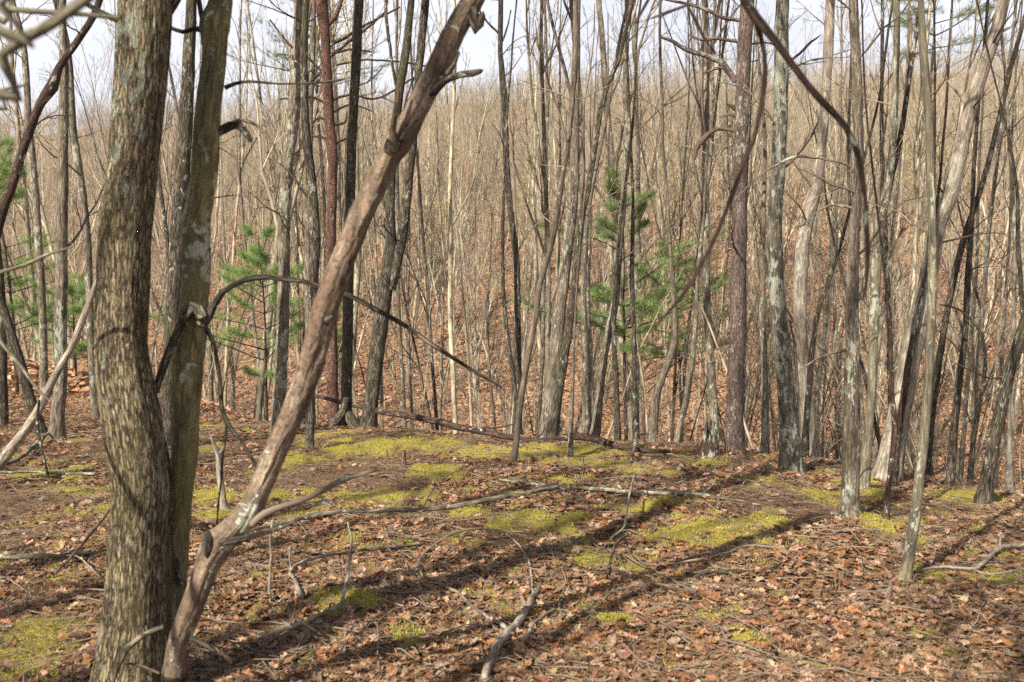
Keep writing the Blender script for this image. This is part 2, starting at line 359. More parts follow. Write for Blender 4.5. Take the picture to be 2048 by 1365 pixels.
# ------------------------------------------------------------------ leaves, needles, moss, twigs (stuff)
def oak(nl, rng):
    """lobed leaf outline in xy, base at 0, tip at 1, curled; returns verts, tris"""
    ts = np.linspace(0, 1, 2 * nl + 1); L_ = []; 
    for k, tt in enumerate(ts):
        wd = .37 * math.sin(math.pi * (tt * .85 + .08)) ** .7 * (1.0 if k % 2 else .62); L_.append((wd * (.85 + .3 * rng.rand()), tt))
    mid = np.array([[0, tt, 0] for tt in ts]); l = np.array([[-a, tt + .05, 0] for a, tt in L_]); r = np.array([[a, tt + .05, 0] for a, tt in L_])
    v = np.vstack([mid, l, r]); n = len(ts); c1, c2, c3 = rng.uniform(-1.4, 1.4), rng.uniform(-.6, 1.6), rng.uniform(-1, 1)
    v[:, 2] = c2 * v[:, 0] ** 2 * 1.5 + .35 * c1 * (v[:, 1] - .5) ** 2 + .3 * c3 * v[:, 0] * v[:, 1] + rng.randn(len(v)) * .025
    tri = []
    for k in range(n - 1):
        tri += [[k, n + k + 1, n + k], [k, k + 1, n + k + 1], [k, 2 * n + k, 2 * n + k + 1], [k, 2 * n + k + 1, k + 1]]
    return v - [0, .5, 0], np.array(tri)
PAL = np.array([(.34, .18, .10), (.42, .27, .18), (.50, .34, .25), (.30, .14, .07), (.20, .11, .07), (.46, .22, .09), (.40, .30, .24), (.12, .07, .05), (.56, .41, .31), (.27, .18, .14)])
PW = np.array([.16, .18, .13, .13, .12, .05, .08, .06, .05, .04]); PW /= PW.sum()
def rot(n, rng, tilt):
    z = rng.rand(n) * 6.283; a = rng.rand(n) * 6.283; tl = np.abs(rng.randn(n)) * tilt
    cz, sz = np.cos(z), np.sin(z); Rz = np.zeros((n, 3, 3)); Rz[:, 0, 0] = cz; Rz[:, 0, 1] = -sz; Rz[:, 1, 0] = sz; Rz[:, 1, 1] = cz; Rz[:, 2, 2] = 1
    ax = np.stack([np.cos(a), np.sin(a), 0 * a], 1); c, s = np.cos(tl), np.sin(tl); C = 1 - c
    K_ = np.zeros((n, 3, 3)); K_[:, 0, 2] = ax[:, 1]; K_[:, 1, 2] = -ax[:, 0]; K_[:, 2, 0] = -ax[:, 1]; K_[:, 2, 1] = ax[:, 0]
    return (np.eye(3)[None] + s[:, None, None] * K_ + C[:, None, None] * (K_ @ K_)) @ Rz
def scatter(acc, tv, tf, pos, scl, Rm, col):
    n = len(pos); v = np.einsum('nij,kj->nki', Rm, tv) * scl[:, None, None] + pos[:, None]
    f = tf[None] + (np.arange(n) * len(tv))[:, None, None]
    acc.add(v.reshape(-1, 3), f.reshape(-1, tf.shape[1]), v.reshape(-1, 3), np.repeat(col, len(tv), 0))
def field(n, rng, y0, y1, power=1.0, wide=.62, xpad=.6):
    y = y0 + (y1 - y0) * rng.rand(n) ** power; x = (rng.rand(n) * 2 - 1) * (wide * np.abs(y) + xpad); return x, y
def build_leaves():
    acc = Acc(); rng = np.random.RandomState(11); tp = [oak(rng.choice([2, 3, 3, 4]), rng) for _ in range(14)]
    x, y = field(210000, rng, 1.4, 14.5, 1.25)
    p = np.stack([x, y, 0 * x], -1); dens = .03 + .9 * np.clip(fbm(p * 1.1, 31, 3) - .33, 0, 1) * 2 - mossf(x, y) * .55
    dens = dens + np.clip((5.4 - y) * .2, 0, .55) + .3 * (y > 10.5) + .25 * np.clip(1 - ((x - 2.3) / .9) ** 2 - ((y - 5.2) / .8) ** 2, 0, 1)
    # needle duff in the lower right corner holds fewer leaves
    kp = rng.rand(len(x)) < dens; x, y = x[kp], y[kp]; n = len(x)
    z = gz(x, y) + .004 + rng.rand(n) ** 2 * .022 + .012 * (fbm(np.stack([x, y, 0 * x], -1) * 4, 5, 2))
    for k in range(len(tp)):
        s = slice(k, None, len(tp)); m = len(x[s])
        col = PAL[rng.choice(len(PAL), m, p=PW)] * (.5 + .55 * rng.rand(m, 1)) * [1.0, .95, .82] * (1 + .06 * rng.randn(m, 3))
        scatter(acc, tp[k][0], tp[k][1], np.stack([x[s], y[s], z[s]], 1), .027 + .036 * rng.rand(m), rot(m, rng, .36), np.clip(col, 0, 1))
    o = obj('leaf_litter', acc.mesh('leaf_litter', False), M_leaf); tag(o, 'curled brown oak leaves strewn over the knoll', None, kind='stuff')
    acc = Acc(); q = np.array([[-.3, -.5, 0], [.3, -.45, .12], [.42, .1, .2], [0, .55, .05], [-.42, .1, -.1]]); qf = np.array([[0, 1, 2], [0, 2, 3], [0, 3, 4]])
    x, y = field(150000, rng, 13, 78, 1.0, .60, 2); z = h(x, y) + .01 + rng.rand(len(x)) * .03
    m = len(x); col = PAL[rng.choice(len(PAL), m, p=PW)] * (.85 + .45 * rng.rand(m, 1)) * [1.0, .93, .76]
    scatter(acc, q, qf, np.stack([x, y, z], 1), .07 + .10 * rng.rand(m), rot(m, rng, .5), np.clip(col, 0, 1))
    o = obj('leaf_litter', acc.mesh('far_leaf_litter', False), M_leaf); tag(o, 'orange brown fallen leaves covering the slope across the ravine', None, kind='stuff')
def build_moss():
    acc = Acc(); rng = np.random.RandomState(5)
    x, y = field(700000, rng, 2.2, 11.5, 1.15, .58); mv = mossf(x, y); kp = rng.rand(len(x)) < (mv - .15) * .8 * (.35 + 1.3 * fbm(np.stack([x, y, 0 * x], -1) * 14, 88, 2)); x, y = x[kp], y[kp]; n = len(x)
    p = np.stack([x, y, 0 * x], -1); z = gz(x, y) + .004 + mv[kp] * (.012 + .04 * fbm(p * 4.5, 91, 2) ** 2)
    tv = np.array([[-.22, 0, 0], [.22, 0, 0], [.1, .3, 1.], [0, -.22, 0], [.12, .24, 0], [-.28, -.1, .85]]); tf = np.array([[0, 1, 2], [3, 4, 5]])
    g = fbm(p * 2.2, 41, 3)[:, None]; c = np.array([.22, .21, .03]) * (1 - g) + np.array([.62, .55, .12]) * g
    c = c * (.82 + .3 * rng.rand(n, 1))
    scatter(acc, tv, tf, np.stack([x, y, z], 1), (.006 + .006 * rng.rand(n)) * (.6 + .8 * fbm(p * 9, 77, 2)), rot(n, rng, .35), np.clip(c, 0, 1))
    o = obj('moss', acc.mesh('moss', False), M_moss); tag(o, 'yellow green moss patches on the knoll', None, kind='stuff')
def build_litter():
    acc = Acc(); rng = np.random.RandomState(15)
    x, y = field(190000, rng, 1.6, 11.5, 1.1); n = len(x)
    z = gz(x, y) + .012 + rng.rand(n) * .03
    tv = np.array([[-.016, -.5, 0], [.016, -.5, 0], [0, .5, .06]]); c = np.array([(.42, .275, .15)]) * (.25 + .85 * rng.rand(n, 1))
    scatter(acc, tv, np.array([[0, 1, 2]]), np.stack([x, y, z], 1), .035 + .06 * rng.rand(n), rot(n, rng, .22), np.clip(c, 0, 1))
    o = obj('needle_litter', acc.mesh('needle_litter', False), M_litter); tag(o, 'dry tan pine needles fallen between the leaves', None, kind='stuff')
    acc = Acc()
    for k in range(4600):
        yy = 1.8 + 9.5 * rng.rand() ** 1.1; xx = (rng.rand() * 2 - 1) * (.6 * yy + .4); a = rng.rand() * 6.283; ln = .08 + .5 * rng.rand() ** 2.2
        W = walk((xx, yy, 0), (math.cos(a), math.sin(a), 0), ln, 4, .16, 0, rng); W[:, 2] = gz(W[:, 0], W[:, 1]) + .012 + .03 * rng.rand(5) + rng.rand() * .015
        r0 = .0014 + .004 * rng.rand() ** 2; tube(acc, W, np.linspace(r0, r0 * .5, 5), 4, cap=False)
    o = obj('twig_litter', acc.mesh('twig_litter'), MB_twig); tag(o, 'thin grey fallen twigs scattered over leaves and moss', None, kind='stuff')
build_leaves(); build_moss(); build_litter()

# ------------------------------------------------------------------ traced trees (each at its own distance, real size and thickness)
def pxpath(pts, D):
    out = []
    for q in pts:
        d = D + (q[3] if len(q) > 3 else 0); p = at(q[0], q[1], d); out.append([*p, q[2] / 2 / F * d / ray(q[0], q[1])[1]])
    return np.array(out)
def ridges(amp, fr=22, st=.30, lump=0.):
    def f(bc, rad):
        wz = vn(bc * [11, 11, 3.1], 61); wx = vn(bc * [7, 7, 4.3], 62) - .5; p = bc * np.array([fr, fr, fr * st]); p = p + np.stack([wx * .8, -wx * .8, wz * 1.5 + vn(bc * [31, 31, 9.], 63) * .7], -1); a = fbm(p + 3.1, 4, 4); r = 1 - np.abs(2 * a - 1) * 2.2
        b_ = fbm(bc * np.array([5, 5, 1.3]) + wz[..., None] * .3, 8, 3) - .5
        return amp * (np.clip(r, -.6, 1) - .35) + lump * b_ * 2 * rad - lump * .25 * rad
    return f
def trunkpath(pts, D, height, seed, step, base=True, sink=.06, flare=1.35, topr=.25):
    P = pxpath(pts[::-1], D); rng = np.random.RandomState(seed)
    if base:
        b0 = P[0]; g = float(gz(b0[0], b0[1]))
        if b0[2] > g + .02:
            sl_ = (P[1] - P[0])[:2] / max(.05, P[1][2] - P[0][2]); dz = b0[2] - g; nb = np.array([b0[0] - sl_[0] * dz * .6, b0[1] - sl_[1] * dz * .6, g, b0[3] * 1.1]); P = np.vstack([nb, P])
        P = np.vstack([[P[0][0], P[0][1], P[0][2] - sink, P[0][3] * flare * 1.12], [P[0][0], P[0][1], P[0][2] + .015, P[0][3] * (1 + (flare - 1) * .6)], [*(P[0][:2] + (P[1] - P[0])[:2] * min(.5, .12 / max(.05, P[1][2] - P[0][2]))), P[0][2] + min(.12, (P[1][2] - P[0][2]) * .5), P[0][3] * .98], P[1] if len(P) > 1 else P[0], *P[2:]])
    else: g = P[0][2]
    if height:
        a, b_ = P[-2], P[-1]; d = (b_ - a)[:3]; d /= np.linalg.norm(d); Lc = max(1., height + g - b_[2])
        n = 16; W = walk(b_[:3], d, Lc, n, .035, .035, rng)[1:]
        P = np.vstack([P, np.c_[W, np.linspace(b_[3] * .95, b_[3] * topr, n)]])
    return cat(P, step), g
CNT = {'n': 0}
TOPS = []
def tree(name, label, m, pts, D=None, height=12., seed=None, sides=14, ridge=.003, lump=.10, crown=(16, 6, 4), extras=(), trunks=(), low=0, group=None, catg='tree', step=.07, twig=None, clen=.42, cup=.06, flare=1.35, lowlen=.8, rfr=None):
    CNT['n'] += 1; seed = seed or CNT['n'] * 13
    if D is None: D = hit(pts[-1][0], pts[-1][1])[1]
    rng = np.random.RandomState(seed)
    P, g = trunkpath(pts, D, height, seed, step, flare=flare)
    loc = np.array([P[0][0], P[0][1], float(gz(P[0][0], P[0][1]))])
    root = thing(name, label, catg, loc, group); allP = []
    def addt(P, m_, part='trunk', cap=True):
        P2 = wob(P, np.minimum(P[:, 3] * .18, .009), .35, seed + len(allP)); P2[:, :3] -= loc
        a = Acc(); tube(a, P2[:, :3], P2[:, 3], sides, ridges(ridge, rfr or (22 if sides > 20 else 18), .30, lump), s0=seed * 1.7); allP.append(P2)
        return obj(part, a.mesh(part), m_, root)
    addt(P, m)
    for tp in trunks:
        d2 = tp.get('D', D); Q, _ = trunkpath(tp['pts'], d2, tp.get('height', height * .9), seed + 5, step, base=tp.get('base', False), flare=flare); addt(Q, tp.get('m', m), tp.get('part', 'trunk'))
    tw = twig or MB_twig
    a = Acc()
    if crown:
        for Q in allP:
            top = Q[:, 2] + loc[2] > max(OZ + .30 * D, 2.5)
            T_ = Q[top]
            if len(T_) > 4: T_ = T_[::2]; limbs(a, T_[:, :3], T_[:, 3], rng, 1, len(crown), crown, .12, clen, .62, cup, (6, 4, 3, 3), .0022, height * .62)
    if low:
        for Q in allP[:1]:
            zz = Q[:, 2] + loc[2]; sel = (zz > loc[2] + .9) & (zz < OZ + .31 * D); T_ = Q[sel]
            if len(T_) > 4: limbs(a, T_[:, :3], T_[:, 3] * .45, rng, 1, 3, (low, 4, 3), .25, .35, 1.1, .03, (5, 4, 3, 3), .0012, lowlen * 3, .16)
    if a.n: obj('crown', a.mesh('crown'), tw, root)  # this mesh also holds the low side branches, below the real crown
    for e in extras:
        dd = e.get('D', D); Q = pxpath(e['pts'], dd); Q = cat(Q, .04); Q = wob(Q, np.minimum(Q[:, 3] * .8, .012), .5, seed + 3); Q[:, :3] -= loc
        a = Acc(); tube(a, Q[:, :3], Q[:, 3], 9 if D < 5 else 6, ridges(.0012 if D < 5 else .001, 30, .3, .25))
        if e.get('tw'):
            c_ = e['tw']; limbs(a, Q[::2, :3], Q[::2, 3], rng, 1, len(c_), c_, .3, e.get('tl', .35), .7, .02, (5, 4, 3, 3), .0012)
        obj(e.get('part', 'branch'), a.mesh(e.get('part', 'branch')), e.get('m', m), root)
    return root

# --- foreground clump: big furrowed trunk and olive trunk sharing one base
T1 = [(292, -60, 108), (290, 0, 110), (276, 200, 108), (264, 330, 104), (251, 455, 110), (246, 600, 112), (245, 700, 112), (253, 780, 122), (266, 860, 124), (276, 960, 118), (275, 1080, 118), (268, 1200, 126), (262, 1300, 146), (262, 1380, 180), (262, 1450, 215)]
T2 = [(442, -60, 50), (441, 0, 50), (432, 48, 66), (430, 75, 58), (430, 110, 53), (420, 200, 55), (410, 300, 58), (401, 400, 58), (394, 455, 60), (386, 600, 62), (378, 690, 66), (371, 800, 62), (368, 900, 58), (358, 1010, 54), (350, 1130, 54), (342, 1260, 66), (325, 1360, 90)]
T1 = [(a, b_, c_ * .92) for a, b_, c_ in T1]; T2 = [(a, b_, c_ * .88) for a, b_, c_ in T2]; 
tree('forked_tree', 'large furrowed trunk with a thinner olive trunk rising from one base, nearest on the left', MB_big, T1, D=3.3, height=11, sides=110, step=.012, ridge=.005, lump=.07, rfr=46, crown=(14, 5, 4), flare=1.15,
     trunks=[dict(pts=T2, D=3.5, m=MB_olive, height=9, base=False)],
     extras=[dict(D=3.42, pts=[(405, 655, 26), (430, 605, 16), (470, 568, 13), (510, 556, 12), (565, 556, 11), (640, 573, 10), (700, 592, 10), (790, 640, 9), (880, 700, 8), (960, 750, 6), (1005, 775, 4)], m=MB_dark),
             dict(D=3.4, pts=[(408, 640, 24), (385, 610, 24), (352, 680, 20), (328, 730, 18), (310, 785, 14)], m=MB_dark),
             dict(D=3.5, pts=[(408, 650, 12), (428, 690, 9), (440, 755, 9), (443, 820, 10), (462, 860, 9), (490, 895, 7), (518, 938, 6)], m=MB_dark),
             dict(D=3.5, pts=[(455, 850, 7), (447, 900, 5), (443, 960, 5), (436, 1010, 4), (433, 1050, 3)], m=MB_dark),
             dict(D=3.5, pts=[(452, 178, 10), (472, 167, 8), (500, 163, 6), (560, 168, 5), (640, 165, 5), (690, 159, 4)], m=MB_dark),
             dict(D=3.5, pts=[(430, 275, 14), (447, 258, 20), (468, 248, 18), (488, 258, 16), (503, 283, 10)], m=MB_dark),
             dict(D=3.5, pts=[(462, 250, 8), (482, 240, 7), (515, 252, 6), (545, 285, 4), (556, 320, 3)], m=MB_dark),
             dict(D=3.5, pts=[(405, 62, 13), (385, 58, 10), (365, 63, 9), (340, 54, 8), (325, 46, 7)], m=MB_dark),
             dict(D=3.5, pts=[(412, 50, 12), (402, 30, 10), (396, -10, 12)], m=MB_redd),
             dict(D=3.45, pts=[(338, 30, 22), (352, -10, 26), (362, -50, 24)], m=MB_big),
             dict(D=3.25, pts=[(240, 42, 16), (222, 35, 13), (195, 20, 11), (165, 2, 10), (140, -15, 8)], m=MB_dark),
             dict(D=3.45, pts=[(330, 885, 10), (338, 960, 11), (340, 1040, 11), (349, 1110, 10), (362, 1170, 12)], m=MB_dark),
             dict(D=3.12, pts=[(330, 1255, 9), (290, 1268, 12), (255, 1300, 12), (232, 1345, 10), (215, 1400, 8)], m=MB_dark),
             dict(D=3.3, pts=[(380, 1275, 9), (420, 1295, 12), (450, 1310, 11), (470, 1332, 9)], m=MB_dark),
             dict(D=3.15, pts=[(250, 1326, 6), (285, 1334, 6), (320, 1347, 5)], m=MB_dead)])
LOG = [(985, -110, 44), (968, -50, 52), (948, 0, 56), (905, 75, 58), (870, 150, 56), (830, 230, 58), (795, 290, 66), (780, 315, 54), (748, 380, 54), (712, 455, 53), (678, 540, 54), (652, 620, 58), (628, 705, 58), (602, 790, 56), (556, 890, 52), (528, 960, 50), (500, 1020, 56), (466, 1060, 62), (430, 1095, 68), (410, 1140, 58), (385, 1210, 56), (362, 1275, 56), (348, 1350, 60)]
def deadlog():
    loc = np.array([*ground(345, 1400)]); loc[1] = 3.05; loc[2] = float(gz(loc[0], loc[1]))
    root = thing('leaning_dead_trunk', 'stripped dead trunk leaning diagonally from the base of the nearest tree up to the top', 'dead tree', loc)
    def part(nm, pts, D, m, sides=8, ridge=.0015, lump=.25, step=.03):
        P = cat(pxpath(pts[::-1], D), step); P = wob(P, np.minimum(P[:, 3] * .2, .006), .25, 3); P[:, :3] -= loc
        a = Acc(); tube(a, P[:, :3], P[:, 3], sides, ridges(ridge, 16, .1, lump), rough=1.2); obj(nm, a.mesh(nm), m, root)
    part('trunk', [(q[0], q[1], q[2] * .84, (.0 + max(0, 1350 - q[1]) * .00018)) for q in LOG], 3.08, MB_dead, 90, .0055, .17, .012)
    part('broken_branch', [(962, 142, 9), (945, 147, 15), (920, 150, 14), (890, 162, 16), (868, 185, 20)], 3.25, MB_dark)
    part('broken_branch', [(965, 30, 14), (955, 60, 22), (945, 20, 26)], 3.3, MB_dark)
    part('broken_branch', [(797, 165, 6), (794, 210, 9), (786, 260, 14), (790, 290, 22)], 3.2, MB_dead)
    part('broken_branch', [(845, 232, 4), (820, 255, 9), (805, 280, 14)], 3.2, MB_dead)
    part('broken_branch', [(918, 105, 5), (908, 130, 10), (895, 150, 14)], 3.25, MB_dark)
    part('side_branch', [(762, 938, 6), (720, 950, 9), (680, 963, 11), (620, 995, 12), (575, 1010, 13), (530, 1028, 16), (505, 1050, 16)], 3.02, MB_twig)
    part('side_branch', [(602, 1036, 4), (570, 1052, 9), (520, 1068, 12), (480, 1080, 14), (445, 1086, 16)], 2.98, MB_dark)
    part('knot', [(418, 1072, 18), (416, 1092, 26), (415, 1112, 12)], 3.0, MB_dark)
    part('knot', [(778, 288, 20), (782, 298, 30), (790, 306, 20)], 3.16, MB_dead)
    part('knot', [(655, 650, 8), (652, 640, 20), (664, 632, 10)], 3.14, MB_dark)
deadlog()

# --- left side
tree('leaning_tree', 'bent red brown dead stem leaning left with a mossy elbow at the left edge', MB_redd, [(205, -20, 12), (188, 30, 13), (150, 90, 13), (118, 135, 14), (104, 175, 24), (82, 205, 17), (60, 260, 16), (40, 320, 16), (20, 385, 18), (0, 440, 20), (-30, 560, 22), (-60, 720, 24), (-80, 900, 28)], D=6.6, height=7, crown=(6, 4, 3), low=3)
tree('lichen_tree', 'straight lichen covered dark trunk standing between the left edge and the nearest tree', MB_grey, [(125, 40, 14), (128, 150, 18), (126, 300, 20), (124, 455, 23), (122, 600, 24), (122, 740, 25), (116, 830, 28), (113, 885, 34)], height=12, low=4, sides=18)
tree('bare_tree', 'slim grey trunk with pale lichen patches, second from the left edge', MB_grey, [(25, 0, 10), (48, 100, 12), (58, 250, 13), (68, 350, 14), (75, 455, 15), (84, 600, 15), (88, 760, 16), (90, 860, 18)], D=12.5, low=4)
tree('bare_tree', 'curving mottled trunk close to the left side of the nearest tree', MB_grey, [(112, 0, 12), (136, 110, 14), (145, 250, 15), (160, 350, 16), (172, 455, 16), (178, 560, 15), (182, 700, 15), (188, 800, 16), (196, 872, 19)], D=10.5, low=4)
tree('mossy_tree', 'short dark mossy trunk leaning right at the lower left edge', MB_dark, [(-30, 455, 12), (-10, 560, 14), (14, 640, 17), (38, 720, 20), (58, 790, 20), (75, 840, 22), (88, 888, 28)], D=9.3, height=7)
tree('bare_tree', 'dark trunk cut by the left edge of the view', MB_dark, [(-22, 300, 18), (-12, 455, 20), (2, 600, 20), (4, 750, 20), (6, 870, 24)], D=9.8, height=10)
tree('leaning_pole', 'pale grey dead pole propped at a slant left of the nearest tree', MB_pale, [(205, 540, 8), (190, 575, 11), (165, 640, 13), (140, 700, 14), (112, 748, 15), (80, 815, 17), (48, 865, 19), (10, 915, 21), (-20, 950, 24)], D=7.3, height=0, crown=None, catg='dead tree', flare=1.)
tree('bare_tree', 'dark furrowed trunk glimpsed between the two trunks of the nearest tree', MB_dark, [(383, 0, 20), (376, 150, 27), (368, 300, 30), (357, 455, 32), (348, 600, 30), (340, 720, 30), (335, 830, 28), (335, 885, 32)], D=8.6, sides=22, low=3)
# --- middle left
tree('bare_tree', 'grey brown straight trunk leaning slightly, left of the red barked pine', MB_grey, [(606, 0, 27), (594, 150, 26), (583, 270, 25), (573, 350, 24), (567, 455, 24), (568, 550, 24), (564, 700, 26), (558, 800, 27), (556, 880, 30)], D=9.6, sides=24, step=.05, low=4, twig=MB_dtwig)
tree('bare_tree', 'thin dark lichen flecked trunk directly left of the red barked pine', MB_dark, [(611, 0, 12), (608, 120, 15), (612, 250, 17), (621, 350, 20), (630, 455, 22), (628, 560, 19), (622, 700, 18), (620, 800, 17), (620, 905, 19)], D=None, sides=16, low=4, twig=MB_dtwig)
tree('bare_tree', 'straight grey trunk with branch scars just behind the slender left trunk', MB_grey, [(622, 200, 10), (618, 330, 14), (616, 455, 15), (617, 600, 15), (621, 750, 15), (624, 870, 17)], D=11.5, low=2)
def twgs(pts, **k): return dict(pts=pts, tw=(4, 3), m=MB_redd, **k)
red = tree('red_pine', 'tall pine with rusty red bark and crooked dead limbs', MB_red, [(641, -30, 22), (645, 30, 24), (652, 90, 19), (655, 180, 22), (660, 260, 21), (665, 330, 19), (662, 455, 21), (662, 600, 22), (664, 760, 24), (668, 850, 26), (668, 880, 30)], D=11, sides=20, step=.05, crown=(14, 5), cup=.0, height=11,
     extras=[dict(pts=[(655, 50, 11), (668, 38, 10), (680, 10, 9), (686, -20, 8)], m=MB_red), twgs([(660, 90, 9), (700, 70, 7), (740, 45, 5), (800, 15, 3)]), twgs([(658, 115, 9), (690, 90, 7), (730, 60, 5), (775, 20, 3)]),
             twgs([(655, 155, 8), (620, 120, 6), (580, 90, 5), (540, 40, 3)]), twgs([(657, 110, 7), (700, 100, 5), (745, 104, 3)]), twgs([(650, 140, 7), (625, 160, 6), (600, 200, 3)]),
             twgs([(660, 215, 7), (625, 195, 5), (560, 198, 3)]), twgs([(664, 200, 8), (700, 190, 5), (760, 195, 4), (860, 135, 2)]), twgs([(666, 225, 6), (700, 210, 5), (745, 222, 3)]), twgs([(662, 250, 7), (640, 235, 6), (625, 245, 3)]),
             twgs([(668, 250, 7), (690, 245, 6), (694, 225, 4)]), twgs([(660, 285, 8), (645, 275, 6), (610, 272, 3)]), twgs([(664, 290, 8), (680, 282, 7), (700, 275, 3)]), twgs([(672, 130, 5), (740, 120, 4), (830, 128, 3), (870, 140, 2)])])
tree('bare_tree', 'dark straight trunk immediately right of the red barked pine', MB_dark, [(717, 0, 20), (712, 120, 20), (706, 230, 18), (702, 350, 20), (698, 455, 21), (696, 600, 21), (694, 740, 22), (692, 830, 24), (692, 872, 30)], D=10.2, extras=[dict(D=9.95, pts=[(648, 880, 12), (660, 858, 18), (674, 842, 24), (688, 822, 20), (694, 795, 14)], m=MB_dark, part='root_flare'), dict(D=9.9, pts=[(735, 880, 14), (722, 862, 26), (706, 846, 26), (698, 825, 16)], m=MB_dark, part='root_flare')], sides=20, step=.05, low=3, twig=MB_dtwig)
tree('twin_tree', 'two dark trunks joining into one mossy leaning base beside the red barked pine', MB_dark, [(824, -10, 14), (812, 100, 16), (797, 200, 17), (787, 300, 18), (780, 400, 19), (781, 470, 22), (776, 540, 28), (765, 620, 32), (752, 720, 32), (742, 800, 31), (736, 872, 38)], D=9.9, sides=26, step=.05, low=2, twig=MB_dtwig,
     trunks=[dict(pts=[(852, -10, 16), (843, 80, 16), (835, 170, 15), (828, 260, 16), (818, 350, 18), (808, 440, 22), (796, 510, 22), (780, 580, 22)], D=9.9)],
     extras=[dict(pts=[(793, 512, 8), (805, 495, 7), (815, 480, 5), (824, 468, 3)], m=MB_red), dict(pts=[(792, 170, 8), (780, 100, 7), (772, 20, 7), (774, -30, 6)])])
# --- centre
tree('bare_tree', 'slender dark trunk with a thin companion stem at its foot, centre of the crest', MB_dark, [(1002, -10, 10), (1001, 100, 10), (1008, 200, 13), (1013, 330, 13), (1022, 430, 13), (1033, 520, 13), (1035, 620, 13), (1035, 720, 17), (1036, 800, 18), (1034, 866, 22)], D=10.4, sides=16, low=7,
     trunks=[dict(pts=[(1008, 380, 5), (1005, 500, 7), (1008, 600, 8), (1016, 680, 9), (1025, 740, 10), (1031, 800, 12)], D=10.2, height=6)],
     extras=[dict(pts=[(1003, 75, 6), (985, 55, 5), (965, 30, 5), (940, -10, 4)], tw=(3, 3)), dict(pts=[(1004, 85, 5), (1016, 50, 4), (1022, 20, 3)])])
tree('sapling', 'curving brown sapling crossing in front of the central trunks', bark('bark_brown_smooth', (.06, .045, .032), (.19, .15, .11), (.25, .2, .15), 20, .3, .3, .3, .5, .3), [(1152, -10, 8), (1152, 100, 9), (1145, 200, 10), (1136, 290, 10), (1124, 360, 11), (1114, 430, 11), (1100, 500, 11), (1080, 570, 12), (1070, 640, 12), (1055, 720, 12), (1042, 800, 12), (1033, 880, 12), (1024, 936, 16)], sides=12, low=4, height=7)
tree('lichen_tree', 'thick lichen spotted trunk at the centre of the crest, paler half of a leaning pair', MB_grey, [(1154, -10, 15), (1152, 100, 16), (1150, 200, 18), (1148, 330, 20), (1143, 430, 22), (1132, 520, 22), (1122, 600, 25), (1112, 700, 28), (1102, 790, 30), (1097, 862, 38)], D=9.9, sides=26, step=.05, low=5)
tree('lichen_tree', 'nearly black trunk spotted with lichen leaning right from the centre of the crest', MB_dark, [(1262, 20, 6), (1248, 75, 8), (1238, 120, 8), (1216, 170, 9), (1200, 225, 11), (1190, 300, 9), (1178, 370, 10), (1163, 440, 12), (1155, 510, 14), (1148, 580, 15), (1138, 650, 17), (1127, 730, 17), (1115, 800, 19), (1104, 862, 26)], D=9.7, sides=18, low=6, height=9)
tree('bare_tree', 'tall wavy grey trunk rising through the green pine sapling at centre right', MB_grey, [(1264, -10, 9), (1254, 80, 10), (1251, 200, 11), (1256, 250, 12), (1250, 340, 12), (1244, 440, 12), (1236, 540, 13), (1228, 620, 16), (1212, 690, 16), (1202, 760, 16), (1196, 820, 17), (1190, 868, 22)], D=10.3, low=6)
tree('bare_tree', 'thin black trunk standing on the crest under the green pine sapling', MB_dark, [(1236, 500, 6), (1228, 600, 8), (1228, 680, 9), (1232, 760, 11), (1234, 820, 13), (1235, 872, 16)], D=10.1, height=7, low=3, twig=MB_dtwig)
tree('bare_tree', 'greyish trunk pair member left of the green pine sapling, low lichen on its base', MB_grey, [(1200, 300, 7), (1180, 400, 9), (1170, 500, 10), (1167, 600, 12), (1170, 700, 14), (1172, 800, 15), (1172, 868, 19)], D=10.6, height=9, low=4)
tree('bare_tree', 'even dark slim trunk right of the green pine sapling', MB_dark, [(1262, 300, 5), (1266, 420, 7), (1264, 560, 9), (1268, 680, 9), (1270, 800, 11), (1272, 876, 15)], D=10.3, height=8, low=4)
tree('bare_tree', 'stout short lichen grey trunk swelling at its base, right of centre on the crest', MB_grey, [(1338, 455, 7), (1345, 560, 10), (1350, 640, 12), (1345, 700, 14), (1316, 780, 16), (1308, 840, 18), (1304, 884, 24)], D=10.2, height=9, low=3)
tree('bare_tree', 'thin lichen dappled trunk leaning left of the big pinkish pine', MB_grey, [(1395, 560, 7), (1392, 640, 9), (1385, 720, 11), (1372, 800, 13), (1360, 850, 12), (1354, 890, 14)], D=9.5, height=8, low=5)
tree('sapling', 'little sapling with a white lichen foot beside the long fallen pole', MB_grey, [(1152, 600, 3), (1148, 700, 5), (1144, 800, 8), (1142, 860, 10), (1141, 915, 14)], height=4, crown=(8, 4, 3), low=3, sides=10)
